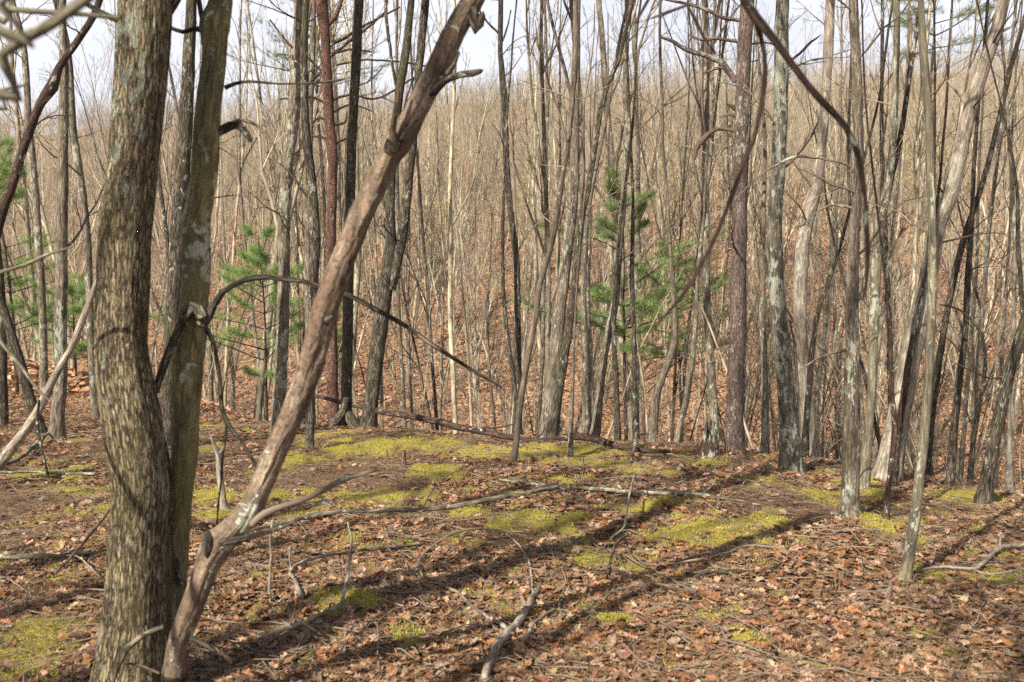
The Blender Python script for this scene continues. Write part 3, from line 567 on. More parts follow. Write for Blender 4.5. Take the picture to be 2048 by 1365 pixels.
# --- right
big = tree('white_pine', 'big straight pinkish grey pine trunk with torn dead limbs, right of centre', MB_pine, [(1497, -20, 26), (1492, 60, 28), (1486, 160, 28), (1482, 280, 28), (1480, 400, 29), (1479, 455, 29), (1476, 600, 31), (1473, 700, 33), (1470, 800, 34), (1470, 870, 36), (1470, 912, 42)], D=8.75, sides=40, step=.03, height=13, ridge=.004, low=7, crown=(16, 5, 3), cup=.0, twig=MB_twig, flare=1.2,
     extras=[dict(pts=[(1470, 162, 14), (1452, 135, 14), (1440, 122, 13), (1400, 110, 10), (1370, 100, 9), (1345, 84, 7), (1322, 75, 5)], m=MB_pine), dict(pts=[(1486, 42, 8), (1440, 34, 8), (1415, 22, 8), (1380, 10, 6), (1330, -2, 5)], m=MB_pine),
             dict(pts=[(1484, 84, 8), (1440, 79, 7), (1400, 80, 6), (1376, 70, 3)], m=MB_pine), dict(pts=[(1448, 133, 7), (1430, 138, 7), (1405, 148, 3)], m=MB_red), dict(pts=[(1478, 222, 14), (1468, 215, 12), (1452, 208, 3)], m=MB_dark), dict(pts=[(1475, 232, 12), (1458, 230, 6), (1440, 236, 2)], m=MB_dead),
             dict(pts=[(1470, 262, 7), (1445, 258, 8), (1425, 262, 10), (1405, 282, 14), (1392, 300, 10), (1388, 320, 5)], m=MB_dead), dict(pts=[(1490, 90, 5), (1530, 86, 4), (1560, 95, 3)], m=MB_dark)])
tree('lichen_tree', 'broad trunk crusted with pale green lichen right of the big pine', bark('bark_lichen_crusted', (.06, .05, .04), (.22, .19, .145), (.30, .27, .21), 26, .22, 1.2, .3, .8, .5), [(1564, -10, 25), (1562, 60, 27), (1563, 150, 30), (1560, 250, 29), (1556, 350, 29), (1549, 440, 28), (1552, 550, 30), (1560, 650, 31), (1570, 750, 33), (1578, 850, 38), (1582, 948, 48)], D=None, sides=30, step=.04, low=6,
     extras=[dict(pts=[(1575, 125, 6), (1600, 108, 6), (1622, 85, 6), (1642, 70, 2)], m=MB_red), dict(pts=[(1590, 870, 7), (1597, 800, 6), (1590, 700, 5), (1580, 640, 4)], m=MB_grey)])
tree('bare_tree', 'pale brown furrowed trunk behind the lichen crusted one', MB_pale, [(1662, -10, 18), (1657, 80, 20), (1652, 180, 18), (1645, 280, 19), (1636, 360, 24), (1618, 430, 27), (1604, 500, 27), (1600, 600, 27), (1603, 700, 27), (1612, 800, 29), (1622, 920, 36)], D=9.3, sides=24, step=.05, low=5)
tree('bare_tree', 'thin scorched black stem leaning behind the lichen crusted trunk', MB_dark, [(1690, 455, 6), (1665, 540, 9), (1640, 610, 10), (1625, 690, 11), (1618, 780, 13), (1612, 860, 14), (1608, 925, 18)], D=9.0, height=7, low=3, twig=MB_dtwig)
tree('bare_tree', 'olive upper trunk turning grey with lichen blotches, mid right in front', MB_grey, [(1706, -10, 18), (1711, 90, 18), (1715, 200, 20), (1718, 320, 19), (1712, 420, 20), (1706, 500, 24), (1705, 600, 25), (1705, 700, 27), (1703, 800, 30), (1702, 900, 34), (1700, 1000, 37), (1700, 1042, 46)], sides=34, step=.03, low=4,
     extras=[dict(pts=[(1708, 345, 7), (1690, 328, 6), (1655, 320, 5), (1620, 315, 5), (1590, 314, 7), (1545, 335, 4), (1505, 365, 3), (1470, 400, 3)]), dict(pts=[(1704, 418, 7), (1670, 410, 5), (1640, 420, 4), (1600, 455, 2)]), dict(pts=[(1702, 700, 7), (1680, 703, 6), (1640, 715, 5), (1600, 740, 3)])])
tree('forked_tree', 'dark cracked forked trunk twisting close behind the blotched mid right trunk', MB_sap, [(1793, -10, 12), (1793, 100, 12), (1790, 200, 13), (1784, 300, 14), (1774, 380, 16), (1760, 450, 20), (1752, 550, 20), (1748, 650, 18), (1745, 740, 17), (1740, 830, 18), (1732, 920, 20), (1728, 975, 26)], D=6.9, sides=20, step=.04, low=3,
     trunks=[dict(pts=[(1840, 0, 6), (1832, 70, 8), (1820, 140, 10), (1810, 220, 10), (1798, 290, 11), (1784, 350, 12), (1770, 410, 16)], D=6.95, height=6, m=MB_redd)])
tree('sapling', 'smooth olive sapling standing nearest on the right', MB_sap, [(1840, -20, 12), (1845, 60, 13), (1851, 150, 15), (1857, 220, 16), (1860, 330, 16), (1864, 455, 16), (1865, 560, 17), (1862, 650, 18), (1858, 750, 18), (1850, 850, 18), (1842, 930, 19), (1828, 1040, 22), (1812, 1140, 25), (1808, 1168, 32)], sides=30, step=.025, ridge=.0015, low=3, height=8)
tree('leaning_tree', 'thick pale trunk leaning to the upper right corner behind the olive sapling', MB_pale, [(2014, -20, 22), (1990, 70, 24), (1962, 150, 26), (1936, 240, 27), (1915, 330, 29), (1897, 400, 30), (1873, 455, 32), (1855, 560, 34), (1835, 650, 37), (1815, 750, 41), (1795, 850, 46), (1772, 962, 56)], sides=36, step=.03, ridge=.005, low=6, twig=MB_twig, height=9,
     extras=[dict(pts=[(1922, 195, 6), (1905, 175, 4), (1895, 160, 2)]), dict(pts=[(1975, 85, 8), (1998, 68, 6), (2022, 55, 4)]), dict(pts=[(1935, 310, 7), (1928, 300, 8), (1918, 320, 6)], m=MB_dark)])
tree('bare_tree', 'slim dark trunk leaning steeply right past the thick pale leaning one', MB_dark, [(2046, 50, 8), (2020, 140, 10), (2000, 230, 10), (1978, 320, 10), (1955, 400, 11), (1935, 455, 12), (1910, 545, 13), (1895, 620, 12), (1878, 720, 13), (1865, 820, 14), (1855, 920, 16), (1850, 962, 20)], D=8.4, height=8, low=4, twig=MB_dtwig)
tree('bare_tree', 'upright dark trunk with a pale foot on the right edge of the crest', MB_dark, [(1958, 200, 6), (1948, 330, 8), (1943, 455, 10), (1935, 560, 12), (1932, 650, 12), (1924, 720, 13), (1914, 800, 15), (1906, 880, 16), (1900, 968, 20)], D=8.3, height=9, low=5, twig=MB_dtwig)
tree('bare_tree', 'thin dark stem bowed over at the right side of the crest', MB_dark, [(1880, 610, 3), (1920, 620, 4), (1955, 655, 6), (1970, 700, 7), (1968, 760, 8), (1955, 830, 9), (1945, 900, 10), (1938, 985, 12)], D=8.0, height=0, crown=None, low=5, twig=MB_dtwig)
tree('leaning_tree', 'smooth dark trunk leaning right at the right edge with lichen at its foot', MB_dark, [(2120, 380, 14), (2090, 500, 17), (2062, 600, 20), (2040, 680, 22), (2020, 740, 23), (2003, 810, 24), (1988, 880, 24), (1976, 950, 25), (1966, 1012, 32)], D=None, sides=24, step=.04, height=7, low=3, twig=MB_dtwig, flare=1.5,
     extras=[dict(pts=[(2010, 755, 6), (1980, 758, 4), (1940, 740, 4), (1900, 722, 3)])])
tree('bare_tree', 'pale lichen spotted trunk just inside the right edge', MB_pale, [(2030, 500, 7), (2028, 620, 9), (2026, 720, 11), (2022, 820, 13), (2020, 900, 14), (2018, 990, 18)], D=8.6, height=9, low=4)
tree('bare_tree', 'wispy dark stem running the height of the right edge', MB_dark, [(2000, 200, 3), (2018, 280, 5), (2034, 380, 6), (2036, 480, 8), (2044, 600, 9), (2052, 720, 9), (2060, 860, 12)], D=7.6, height=7, low=4)
tree('sapling', 'reddish thin sapling rooted in the moss right of the blotched mid right trunk', MB_redd, [(1768, 540, 4), (1775, 600, 6), (1780, 660, 8), (1782, 730, 9), (1785, 800, 10), (1790, 850, 12), (1784, 920, 11), (1776, 980, 10), (1771, 1046, 13)], height=5, low=5, crown=(6, 4, 3), sides=12)
tree('bare_tree', 'purple brown slanting pole beside the thick pale leaning trunk', MB_redd, [(1850, 560, 6), (1832, 650, 10), (1818, 720, 13), (1806, 800, 14), (1795, 870, 14), (1786, 945, 18)], D=7.6, height=6, low=4)
tree('bare_tree', 'grey trunk with fissured bark between the big pine and the lichen crusted trunk', MB_grey, [(1530, 300, 7), (1526, 455, 10), (1524, 600, 12), (1527, 700, 13), (1530, 800, 15), (1530, 905, 19)], D=9.4, height=10, low=4)
# off-frame trees whose limbs hang into the view, nearer than everything else
def limbtree(label, x, y, ht, r, limbs_, m, lm):
    g = float(gz(x, y)); root = thing('overhanging_tree', label, 'tree', (x, y, g)); rng = np.random.RandomState(int(ht * 10))
    W = walk((0, 0, -.1), (0, 0, 1), ht, 24, .02, .02, rng); P = cat(np.c_[W, np.linspace(r, r * .25, 25)], .1)
    a = Acc(); tube(a, P[:, :3], P[:, 3], 24, ridges(.004, 20, .16, .08)); obj('trunk', a.mesh('trunk'), m, root)
    a = Acc(); T_ = P[P[:, 2] > 4.2][::3]; limbs(a, T_[:, :3], T_[:, 3], rng, 1, 3, (12, 5, 4), .1, .4, .7, .06, lens=6.); obj('crown', a.mesh('crown'), MB_twig, root)
    for zs, pts, D in limbs_:
        Q = pxpath(pts, D); i = np.argmin(abs(P[:, 2] + g - zs)); s = P[i, :3] + [x, y, g]; e = Q[0]
        mid = (s + e[:3]) / 2 + [0, 0, .25]
        Q = np.vstack([[*s, e[3] * 2.0], [*mid, e[3] * 1.5], Q]); Q = cat(Q, .03); Q = wob(Q, np.minimum(Q[:, 3] * .5, .008), .3, 5); Q[:, :3] -= [x, y, g]
        a = Acc(); tube(a, Q[:, :3], Q[:, 3], 12, ridges(.001, 30, .25, .3)); obj('branch', a.mesh('branch'), lm, root)
limbtree('tree outside the right edge whose thin bare brown limb arches down into the view', 2.6, 1.4, 9, .09, [
    (4.4, [(1440, -120, 22), (1478, -25, 20), (1510, 30, 21), (1548, 78, 17), (1600, 150, 14), (1640, 200, 16), (1690, 255, 13), (1718, 320, 13), (1728, 400, 12), (1733, 470, 11), (1735, 540, 9), (1725, 600, 6)], 2.3),
    (4.4, [(1440, -120, 20), (1478, -25, 18), (1510, 40, 12), (1528, 110, 10), (1527, 180, 10), (1512, 260, 10), (1485, 335, 10), (1460, 400, 10), (1420, 495, 9), (1365, 590, 8), (1297, 667, 5)], 2.35),
    (4.6, [(1330, -60, 7), (1375, 10, 7), (1405, 70, 6), (1432, 108, 5)], 2.6)], MB_dark, MB_redd)
limbtree('tree outside the left edge whose blurred tan limb crosses the upper left corner', -2.2, .9, 9, .06, [
    (2.2, [(-90, 180, 30), (0, 112, 27), (60, 72, 26), (110, 42, 25), (175, -5, 24), (250, -60, 22)], 1.25), (2.4, [(-60, 40, 30), (0, 8, 26), (40, -30, 24)], 1.15),
    (2.4, [(-80, 0, 14), (20, 18, 12), (100, 24, 11), (170, 30, 10), (240, 36, 8)], 2.0), (1.9, [(-80, 210, 12), (0, 180, 7), (50, 170, 6), (52, 162, 3)], 1.9),
    (1.3, [(-100, 570, 12), (0, 545, 9), (50, 530, 8), (90, 512, 7), (150, 492, 3)], 3.0), (1.3, [(-60, 600, 12), (0, 680, 9), (40, 730, 8), (75, 780, 7), (98, 800, 3)], 2.8)], MB_big, MB_sap)
# neighbours behind the camera that throw the bands of shade over the knoll
for k, (x, y, ht, r, lb) in enumerate([(-5.2, -1.6, 12, .085, 'dark trunk behind and to the left of the viewpoint, nearer one'), (-8.5, -3.5, 13, .12, 'stout trunk far behind and to the left of the viewpoint'), (-3.0, -2.6, 11, .06, 'slim trunk directly behind and left of the viewpoint'), (-4.2, 1.2, 10, .09, 'slim trunk just outside the left side of the view'), (-.9, -2.4, 12, .05, 'straight trunk right behind the viewpoint')]):
    limbtree(lb, x, y, ht, r, [], MB_dark, MB_dark)

# ------------------------------------------------------------------ green pine saplings
def tufts(acc, pts, dirs, rng, nn, ln, wd):
    n = len(pts) * nn; base = np.repeat(pts, nn, 0) + rng.randn(n, 3) * ln * .12; d = np.repeat(dirs, nn, 0) * .9 + rng.randn(n, 3) * .62; d /= np.linalg.norm(d, axis=1)[:, None]
    s = np.cross(d, rng.randn(n, 3)); s /= np.linalg.norm(s, axis=1)[:, None]; L_ = ln * (.7 + .5 * rng.rand(n, 1)); v = np.stack([base - s * wd / 2, base + s * wd / 2, base + d * L_], 1)
    g = np.repeat(rng.rand(len(pts), 1), nn, 0) * .6 + rng.rand(n, 1) * .4
    c = np.array([.08, .16, .04]) * (1 - g) + np.array([.40, .52, .17]) * g
    acc.add(v.reshape(-1, 3), np.arange(n * 3).reshape(-1, 3), v.reshape(-1, 3), np.repeat(c, 3, 0))
def pine(label, px, D, ytop, ybot, seed, wpx, bare=0., group=None, nt=1.0, m=MB_redd, lean=0.):
    rng = np.random.RandomState(seed); x = (px - CX) / F * D; g = float(gz(x, D)); top = at(px, ytop, D)[2]; bot = max(at(px, ybot, D)[2], g + .3); ht = top - g
    root = thing('pine_sapling', label, 'pine', (x, D, g), group)
    W = walk((0, 0, -.1), (lean, 0, 1), ht + .1, 20, .02, .03, rng); r = .006 * ht + .008; P = cat(np.c_[W, np.linspace(r, .005, 21)], .15)
    a = Acc(); tube(a, P[:, :3], P[:, 3], 8); obj('trunk', a.mesh('trunk'), m, root)
    br = Acc(); fo = Acc(); half = wpx / F * D; z = bot - g; pts = []; dirs = []
    while z < ht - .1:
        u = (z - (bot - g)) / (ht - (bot - g)); L0 = half * (.35 + .95 * rng.rand()) * min(1, 1.6 - 1.4 * u); i = np.argmin(abs(P[:, 2] - z)); a0 = rng.rand() * 6.28; nb = rng.randint(2, 4)
        for k in range(nb):
            if rng.rand() < bare * .8: continue
            an = a0 + k * 6.283 / nb + rng.randn() * .2; ln = L0 * (.7 + .5 * rng.rand()); B_ = walk(P[i, :3], (math.cos(an), math.sin(an), .12 + .5 * u), ln, 7, .07, .02, rng); tube(br, B_, np.linspace(.004 + .006 * ln, .002, 8), 4, cap=False)
            for j in range(2, 8):
                for sgn in (-1, 1):
                    if rng.rand() < .1: continue
                    dd = B_[j] - B_[j - 1]; dd /= np.linalg.norm(dd); sd_ = np.cross(dd, [0, 0, 1]) * sgn; dt = dd * .8 + sd_ * .75 + [0, 0, .1]; sl2 = ln * .33 * (1.2 - j / 9); C_ = walk(B_[j], dt, sl2, 3, .1, .05, rng); tube(br, C_, [.003, .002, .002, .0015], 3, cap=False)
                    for q in range(1, 4): pts.append(C_[q]); dirs.append((C_[q] - C_[q - 1]) / np.linalg.norm(C_[q] - C_[q - 1]))
        z += .08 + .08 * rng.rand()
    pts = np.array(pts); dirs = np.array(dirs); kp = rng.rand(len(pts)) < nt; tufts(fo, pts[kp], dirs[kp] * .6 + [0, 0, .12], rng, 30, .11, .0036)
    obj('branches', br.mesh('branches'), MB_dtwig, root); obj('needles', fo.mesh('needles', False), M_needle, root)
pine('bushy green pine sapling behind the dark trunks left of the leaning dead trunk', 530, 13.5, 470, 770, 3, 150, .45, nt=.85)
pine('green pine sapling with layered sprays at centre right of the crest', 1256, 13.0, 380, 720, 9, 200, .45, nt=.85)
pine('small pale green pine sapling hugging the left side of the big straight pine', 1370, 17, 480, 725, 21, 150, .5, nt=.85)
pine('green pine sapling filling the left edge of the view', 30, 13, 290, 700, 33, 130, .45, nt=.6)
pine('small green pine sapling low beyond the leaning pole on the left', 150, 15, 560, 720, 35, 90, .3, nt=.85)
pine('narrow green pine sapling showing on the right of the leaning dead trunk', 672, 14, 560, 730, 37, 45, .3, nt=.85)
pine('tall airy pine with soft green sprays only at the upper right', 1880, 15, -150, 95, 41, 150, .3, nt=.75)
pine('tall pine with green sprays high behind the red barked pine', 665, 19, -200, 170, 43, 170, .45, nt=.4)

# ------------------------------------------------------------------ the woods beyond the crest
def proto(k, nf, sides):
    rng = np.random.RandomState(100 + k); ht = 10 + 5 * rng.rand(); r = .034 + .05 * rng.rand() ** 1.6
    tr = Acc(); cr = Acc(); W = walk((0, 0, -.3), (rng.randn() * .07, rng.randn() * .07, 1), ht, 22, .028, .03, rng); P = cat(np.c_[W, r * np.linspace(1.1, .1, 23) ** .8], .35)
    tube(tr, P[:, :3], P[:, 3], sides, cap=False); ax = [P]
    if nf:
        for q in range(nf):
            i = int(len(P) * (.12 + .3 * rng.rand())); a = rng.rand() * 6.28
            W = walk(P[i, :3], (math.cos(a) * .32, math.sin(a) * .32, 1), ht * (.5 + .25 * rng.rand()), 14, .05, .05, rng); P2 = cat(np.c_[W, P[i, 3] * np.linspace(.75, .08, 15)], .35); tube(tr, P2[:, :3], P2[:, 3], sides, cap=False); ax.append(P2)
    for P_ in ax: limbs(cr, P_[:, :3], P_[:, 3], rng, 1, 4, (9, 4, 3, 2), .25, .30, .5, .10, (4, 3, 3, 3), .003, ht * .75, .10)
    return tr, cr
LM = [(190, 'left of the nearest tree'), (345, 'behind the nearest trunk'), (470, 'behind the olive trunk'), (610, 'left of the red barked pine'), (740, 'beside the red barked pine'), (900, 'right of the twin dark trunks'), (1010, 'left of the central crest trunks'), (1090, 'behind the curving sapling'), (1200, 'behind the leaning lichen pair'), (1330, 'behind the centre right pine sapling'), (1450, 'left of the big pinkish pine'), (1530, 'behind the big pinkish pine'), (1640, 'behind the lichen crusted trunk'), (1760, 'behind the blotched trunk'), (1880, 'behind the olive sapling'), (1960, 'near the right edge'), (9999, 'at the far right edge')]
def far_label(px, D, stems, girth, lean):
    lm = next(t_ for q_, t_ in LM if px < q_); z_ = 'just past the crest' if D < 22 else 'in the ravine' if D < 42 else 'on the far slope'
    w_ = '%s %s%s tree' % ('thin' if girth < .055 else 'stouter', 'leaning ' if lean > .035 else '', ('single stemmed', 'forked', 'many stemmed')[stems])
    return '%s %s, %s' % (w_, z_, lm), 'bare trees ' + z_
NF = (0, 1, 0, 2, 1, 0, 1, 2, 0, 1); PR = [proto(k, NF[k], 8) for k in range(10)]; RD = [float(np.ptp(p_[0].v[0][:8, 0])) / 2 for p_ in PR]; PM = []
for tr_, cr_ in PR: PM.append((tr_.mesh('woods_trunk'), cr_.mesh('woods_crown')))
for a_, b_ in PM: a_.materials.append(MB_far); b_.materials.append(MB_fartwig)
DK = []
for a_, b_ in PM[:5]:
    c_ = a_.copy(); c_.materials.clear(); c_.materials.append(MB_dark if len(DK) % 2 else MB_grey); d_ = b_.copy(); d_.materials.clear(); d_.materials.append(MB_twig); DK.append((c_, d_))
rng = np.random.RandomState(79); spots = []
def place(n, y0, y1, mind, pw=1.0):
    k = 0; tries = 0
    while k < n and tries < 20000:
        tries += 1; y = y0 + (y1 - y0) * rng.rand() ** pw; x = (rng.rand() * 2 - 1) * .56 * y
        if y < np.interp(x, XC, YC) + 1.3: continue
        if any((x - a) ** 2 + (y - b_) ** 2 < mind * mind for a, b_ in spots): continue
        spots.append((x, y)); k += 1
place(50, 11.5, 22, .55); place(90, 22, 42, .9); place(160, 42, 62, .9)
for x, y in spots:
    px = CX + x / y * F; k = rng.randint(10); tm, cm = PM[k]
    if y < 24 and rng.rand() < .6: k = rng.randint(5); tm, cm = DK[k]
    z = float(h(x, y)); sc_ = .8 + .45 * rng.rand(); wd = sc_ * (.6 + .4 * rng.rand() if y < 22 else .8 + .5 * rng.rand())
    ly = rng.randn() * .035; lb, gp = far_label(px, y, NF[k], RD[k] * wd, abs(ly))
    root = thing('bare_tree', lb, 'tree', (x, y, z), gp); root.rotation_euler = (rng.randn() * .03, ly, rng.rand() * 6.283); root.scale = (wd, wd, sc_)
    for nm, m_ in (('trunk', tm), ('crown', cm)): o = link(bpy.data.objects.new(nm, m_)); o.parent = root
SP = []
for k in range(6):
    rg = np.random.RandomState(500 + k); ht = 3.5 + 3 * rg.rand(); W = walk((0, 0, -.2), (rg.randn() * .1, rg.randn() * .1, 1), ht, 16, .06, .03, rg); P = cat(np.c_[W, (.013 + .012 * rg.rand()) * np.linspace(1.1, .15, 17)], .25)
    a = Acc(); tube(a, P[:, :3], P[:, 3], 6, cap=False); b_ = Acc(); limbs(b_, P[:, :3], P[:, 3], rg, 1, 3, (12, 4, 3), .25, .35, .65, .06, (4, 3, 3), .0018, ht); SP.append((a.mesh('sapling_trunk'), b_.mesh('sapling_crown')))
    SP[-1][0].materials.append((MB_far, MB_grey, MB_redd)[k % 3]); SP[-1][1].materials.append((MB_fartwig, MB_twig)[k % 2])
nb_ = len(spots); place(190, 11.5, 44, .45, 1.3)
for x, y in spots[nb_:]:
    k = rng.randint(6); z = float(h(x, y)); px = CX + x / y * F; lm = next(t_ for q_, t_ in LM if px < q_); z_ = 'just past the crest' if y < 22 else 'in the ravine'
    ly = rng.randn() * .08; root = thing('sapling', '%s %s sapling %s, %s' % (('straight', 'leaning left', 'leaning right')[0 if abs(ly) < .05 else 1 if ly < 0 else 2], ('pale', 'grey', 'reddish')[k % 3], z_, lm), 'sapling', (x, y, z), 'thin saplings ' + z_)
    root.rotation_euler = (0, ly, 0); root.scale = [.8 + .5 * rng.rand()] * 3
    for nm, m_ in (('trunk', SP[k][0]), ('crown', SP[k][1])): o = link(bpy.data.objects.new(nm, m_)); o.parent = root; o.rotation_euler.z = rng.rand() * 6.28
# far mass of woods: one object, instancing joined trees that stand on the slope themselves
pc = bpy.data.collections.new('slope_trees'); S.collection.children.link(pc)
for k in range(6):
    tr_, cr_ = PR[k]; j_ = Acc(); nt_ = sum(len(f) for f in tr_.f)
    for s_ in (tr_, cr_):
        off = j_.n
        for f in s_.f: j_.f.append(f + off)
        j_.v += s_.v; j_.bc += s_.bc; j_.n += s_.n
    me = j_.mesh('slope_tree'); me.materials.append(MB_far); me.materials.append(MB_fartwig); mi = np.zeros(len(me.polygons), dtype=np.int32); mi[nt_:] = 1; me.polygons.foreach_set('material_index', mi)
    y = 60 + 2.1 * k; x = (-.42 + .17 * k) * y; o = bpy.data.objects.new('bare_tree', me); pc.objects.link(o); o.location = (x, y, float(h(x, y))); o.rotation_euler.z = k
    lb, gp = far_label(CX + x / y * F, y, NF[k], RD[k], 0); tag(o, lb, 'tree', gp)
n = 6800; y = 60 + 125 * rng.rand(n) ** .9; x = (rng.rand(n) * 2 - 1) * (.60 * y + 6); me = bpy.data.meshes.new('far_woods'); me.from_pydata(np.stack([x, y, h(x, y)], 1).tolist(), [], [])
a_ = me.attributes.new('size', 'FLOAT', 'POINT'); a_.data.foreach_set('value', ((.5 + .35 * rng.rand(n)) * np.interp(y, [60, 110, 150], [1, .8, .5])).astype(np.float32))
fw = obj('far_woods', me, None); tag(fw, 'distant mass of bare grey woods covering the far ridge', None, kind='stuff')
g = bpy.data.node_groups.new('far_woods', 'GeometryNodeTree'); g.interface.new_socket('Geometry', in_out='INPUT', socket_type='NodeSocketGeometry'); g.interface.new_socket('Geometry', in_out='OUTPUT', socket_type='NodeSocketGeometry')
gn = g.nodes; gi = gn.new('NodeGroupInput'); go = gn.new('NodeGroupOutput'); ip = gn.new('GeometryNodeInstanceOnPoints'); ci = gn.new('GeometryNodeCollectionInfo'); ci.inputs['Collection'].default_value = pc; ci.inputs['Separate Children'].default_value = True; ci.inputs['Reset Children'].default_value = True
rr = gn.new('FunctionNodeRandomValue'); rr.data_type = 'FLOAT_VECTOR'; rr.inputs[0].default_value = (-.05, -.05, 0); rr.inputs[1].default_value = (.05, .05, 6.283)
rs = gn.new('FunctionNodeRandomValue'); rs.data_type = 'FLOAT'; rs.inputs[2].default_value = .5; rs.inputs[3].default_value = .85
g.links.new(gi.outputs[0], ip.inputs['Points']); g.links.new(ci.outputs[0], ip.inputs['Instance']); na = gn.new('GeometryNodeInputNamedAttribute'); na.data_type = 'FLOAT'; na.inputs['Name'].default_value = 'size'
ip.inputs['Pick Instance'].default_value = True
g.links.new(rr.outputs[0], ip.inputs['Rotation']); g.links.new(na.outputs['Attribute'], ip.inputs['Scale']); g.links.new(ip.outputs[0], go.inputs[0])
md = fw.modifiers.new('woods', 'NODES'); md.node_group = g

# ------------------------------------------------------------------ things lying on the ground
def log(name, label, catg, pts, m, up=.04, tw=None, forks=(), D=None, sides=9, group=None):
    """a fallen pole: pts are (px, py, width px[, height above ground])"""
    def pth(pp):
        o = []
        for q in pp:
            if len(q) > 4: p = at(q[0], q[1], q[4])
            else: p = ground(q[0], q[1]); p[2] = float(gz(p[0], p[1])) + up + (q[3] if len(q) > 3 else 0)
            r = q[2] * .78 / 2 / F * p[1]; p[2] += r * .6; o.append([*p, r])
        return np.array(o)
    P = pth(pts); loc = P[len(P) // 2, :3].copy(); loc[2] = float(gz(loc[0], loc[1])); Q = cat(P, .04); Q = wob(Q, np.minimum(Q[:, 3] * .8, .012), .35, 9); Q[:, :3] -= loc
    root = thing(name, label, catg, loc, group); a = Acc(); tube(a, Q[:, :3], Q[:, 3], sides, ridges(.0015, 30, .2, .35), rough=.8); obj('stem', a.mesh('stem'), m, root)
    for fk in forks:
        P = cat(pth(fk), .03); P = wob(P, np.minimum(P[:, 3] * .8, .01), .4, 4); P[:, :3] -= loc; a = Acc(); tube(a, P[:, :3], P[:, 3], 6, ridges(.001, 30, .2, .35)); obj('branch', a.mesh('branch'), m, root)
    if tw:
        rg = np.random.RandomState(int(abs(pts[0][0])))
        for _ in range(tw[0]): a = Acc(); i_ = rg.randint(1, len(Q) - 6); limbs(a, Q[i_:i_ + 5, :3], Q[i_:i_ + 5, 3], rg, 1, 1, (1,), .05, .1, .9, .02, (4, 3, 3, 3), .001, 3.); obj('twig', a.mesh('twig'), m, root)
log('fallen_pole', 'long dark fallen pine pole sloping across the crest behind the leaning dead trunk', 'fallen trunk', [(622, 793, 9.8, 0, 10.2), (700, 812, 12.6, 0, 10.0), (780, 830, 14, 0, 9.8), (850, 842, 16.8, 0, 9.6), (930, 862, 19.6, 0, 9.4), (1000, 876, 21, 0, 9.2), (1080, 890, 22.4, 0, 9.0), (1160, 900, 21, .03), (1250, 908, 16.8), (1340, 915, 11.2)], MB_redd, forks=[[(925, 860, 6, 0, 9.4), (960, 858, 4, 0, 9.5), (1000, 856, 4, 0, 9.6), (1025, 850, 3, 0, 9.6)], [(1060, 886, 5, 0, 9.0), (1085, 868, 4, 0, 9.1), (1090, 850, 2, 0, 9.1)]], tw=(9, 2))
log('fallen_branch', 'long grey fallen pole lying across the moss in the middle of the knoll', 'fallen branch', [(505, 1076, 9), (560, 1062, 11), (640, 1048, 12), (720, 1040, 12), (800, 1035, 12), (880, 1032, 12), (960, 1022, 13), (1040, 1008, 14), (1118, 993, 14)], MB_grey, tw=(5,))
log('fallen_branch', 'long thin grey fallen stick running right from the end of the mossy pole', 'fallen branch', [(1000, 972, 5), (1070, 980, 8), (1150, 988, 9), (1230, 994, 9), (1300, 1003, 8), (1400, 1012, 7), (1520, 1022, 5)], MB_grey, tw=(6,))
log('fallen_branch', 'thick crooked grey forked branch at the bottom centre of the view', 'fallen branch', [(970, 1385, 26), (990, 1335, 24), (1012, 1300, 22), (1030, 1276, 20), (1050, 1240, 18), (1066, 1208, 14), (1078, 1192, 8)], MB_pale, up=.03, sides=14,
    forks=[[(1015, 1275, 14), (985, 1252, 11), (950, 1232, 9), (915, 1205, 9), (880, 1185, 7), (845, 1182, 5)], [(1066, 1205, 8), (1063, 1170, 6), (1054, 1135, 5, .01), (1034, 1108, 4, .01), (1012, 1082, 3)]])
log('fallen_branch', 'short curved grey stick beside the thick crooked branch at the bottom', 'fallen branch', [(1045, 1320, 12), (1058, 1290, 11), (1075, 1262, 10), (1110, 1240, 8)], MB_pale)
log('fallen_branch', 'crooked grey branch with an upturned tip lying low at centre left', 'fallen branch', [(512, 1295, 8), (560, 1280, 10), (620, 1266, 11), (658, 1250, 12), (682, 1252, 10, .02), (697, 1215, 8, .08), (704, 1180, 5, .16), (697, 1150, 4, .22)], MB_pale, forks=[[(590, 1262, 8), (620, 1278, 7), (645, 1300, 5)]])
log('fallen_branch', 'bent grey stick pointing at the leaning dead trunk, centre left', 'fallen branch', [(602, 1222, 13), (588, 1195, 11), (580, 1180, 9), (592, 1155, 8), (615, 1138, 7), (652, 1120, 5)], MB_pale, forks=[[(582, 1165, 6), (580, 1145, 6, .03), (583, 1125, 4, .05)]])
log('fallen_branch', 'thin arched stick rising to the right over the leaf pile in the centre', 'fallen branch', [(848, 1180, 7), (838, 1150, 7), (842, 1124, 6), (862, 1108, 4), (900, 1094, 4), (950, 1077, 4), (1010, 1068, 3), (1070, 1082, 2)], MB_twig)
log('fallen_branch', 'dark crooked twiggy stick leaning in the moss right of centre', 'fallen branch', [(1212, 1178, 6), (1220, 1150, 8), (1228, 1130, 8, .04), (1245, 1112, 7, .06), (1256, 1102, 5, .06)], MB_dark, forks=[[(1252, 1105, 5, .03), (1262, 1122, 4), (1275, 1135, 3)]])
log('fallen_branch', 'straight thin stick slanting down to the right below the moss', 'fallen branch', [(1245, 1122, 4), (1290, 1150, 5), (1330, 1172, 6), (1362, 1195, 5), (1388, 1215, 4)], MB_twig)
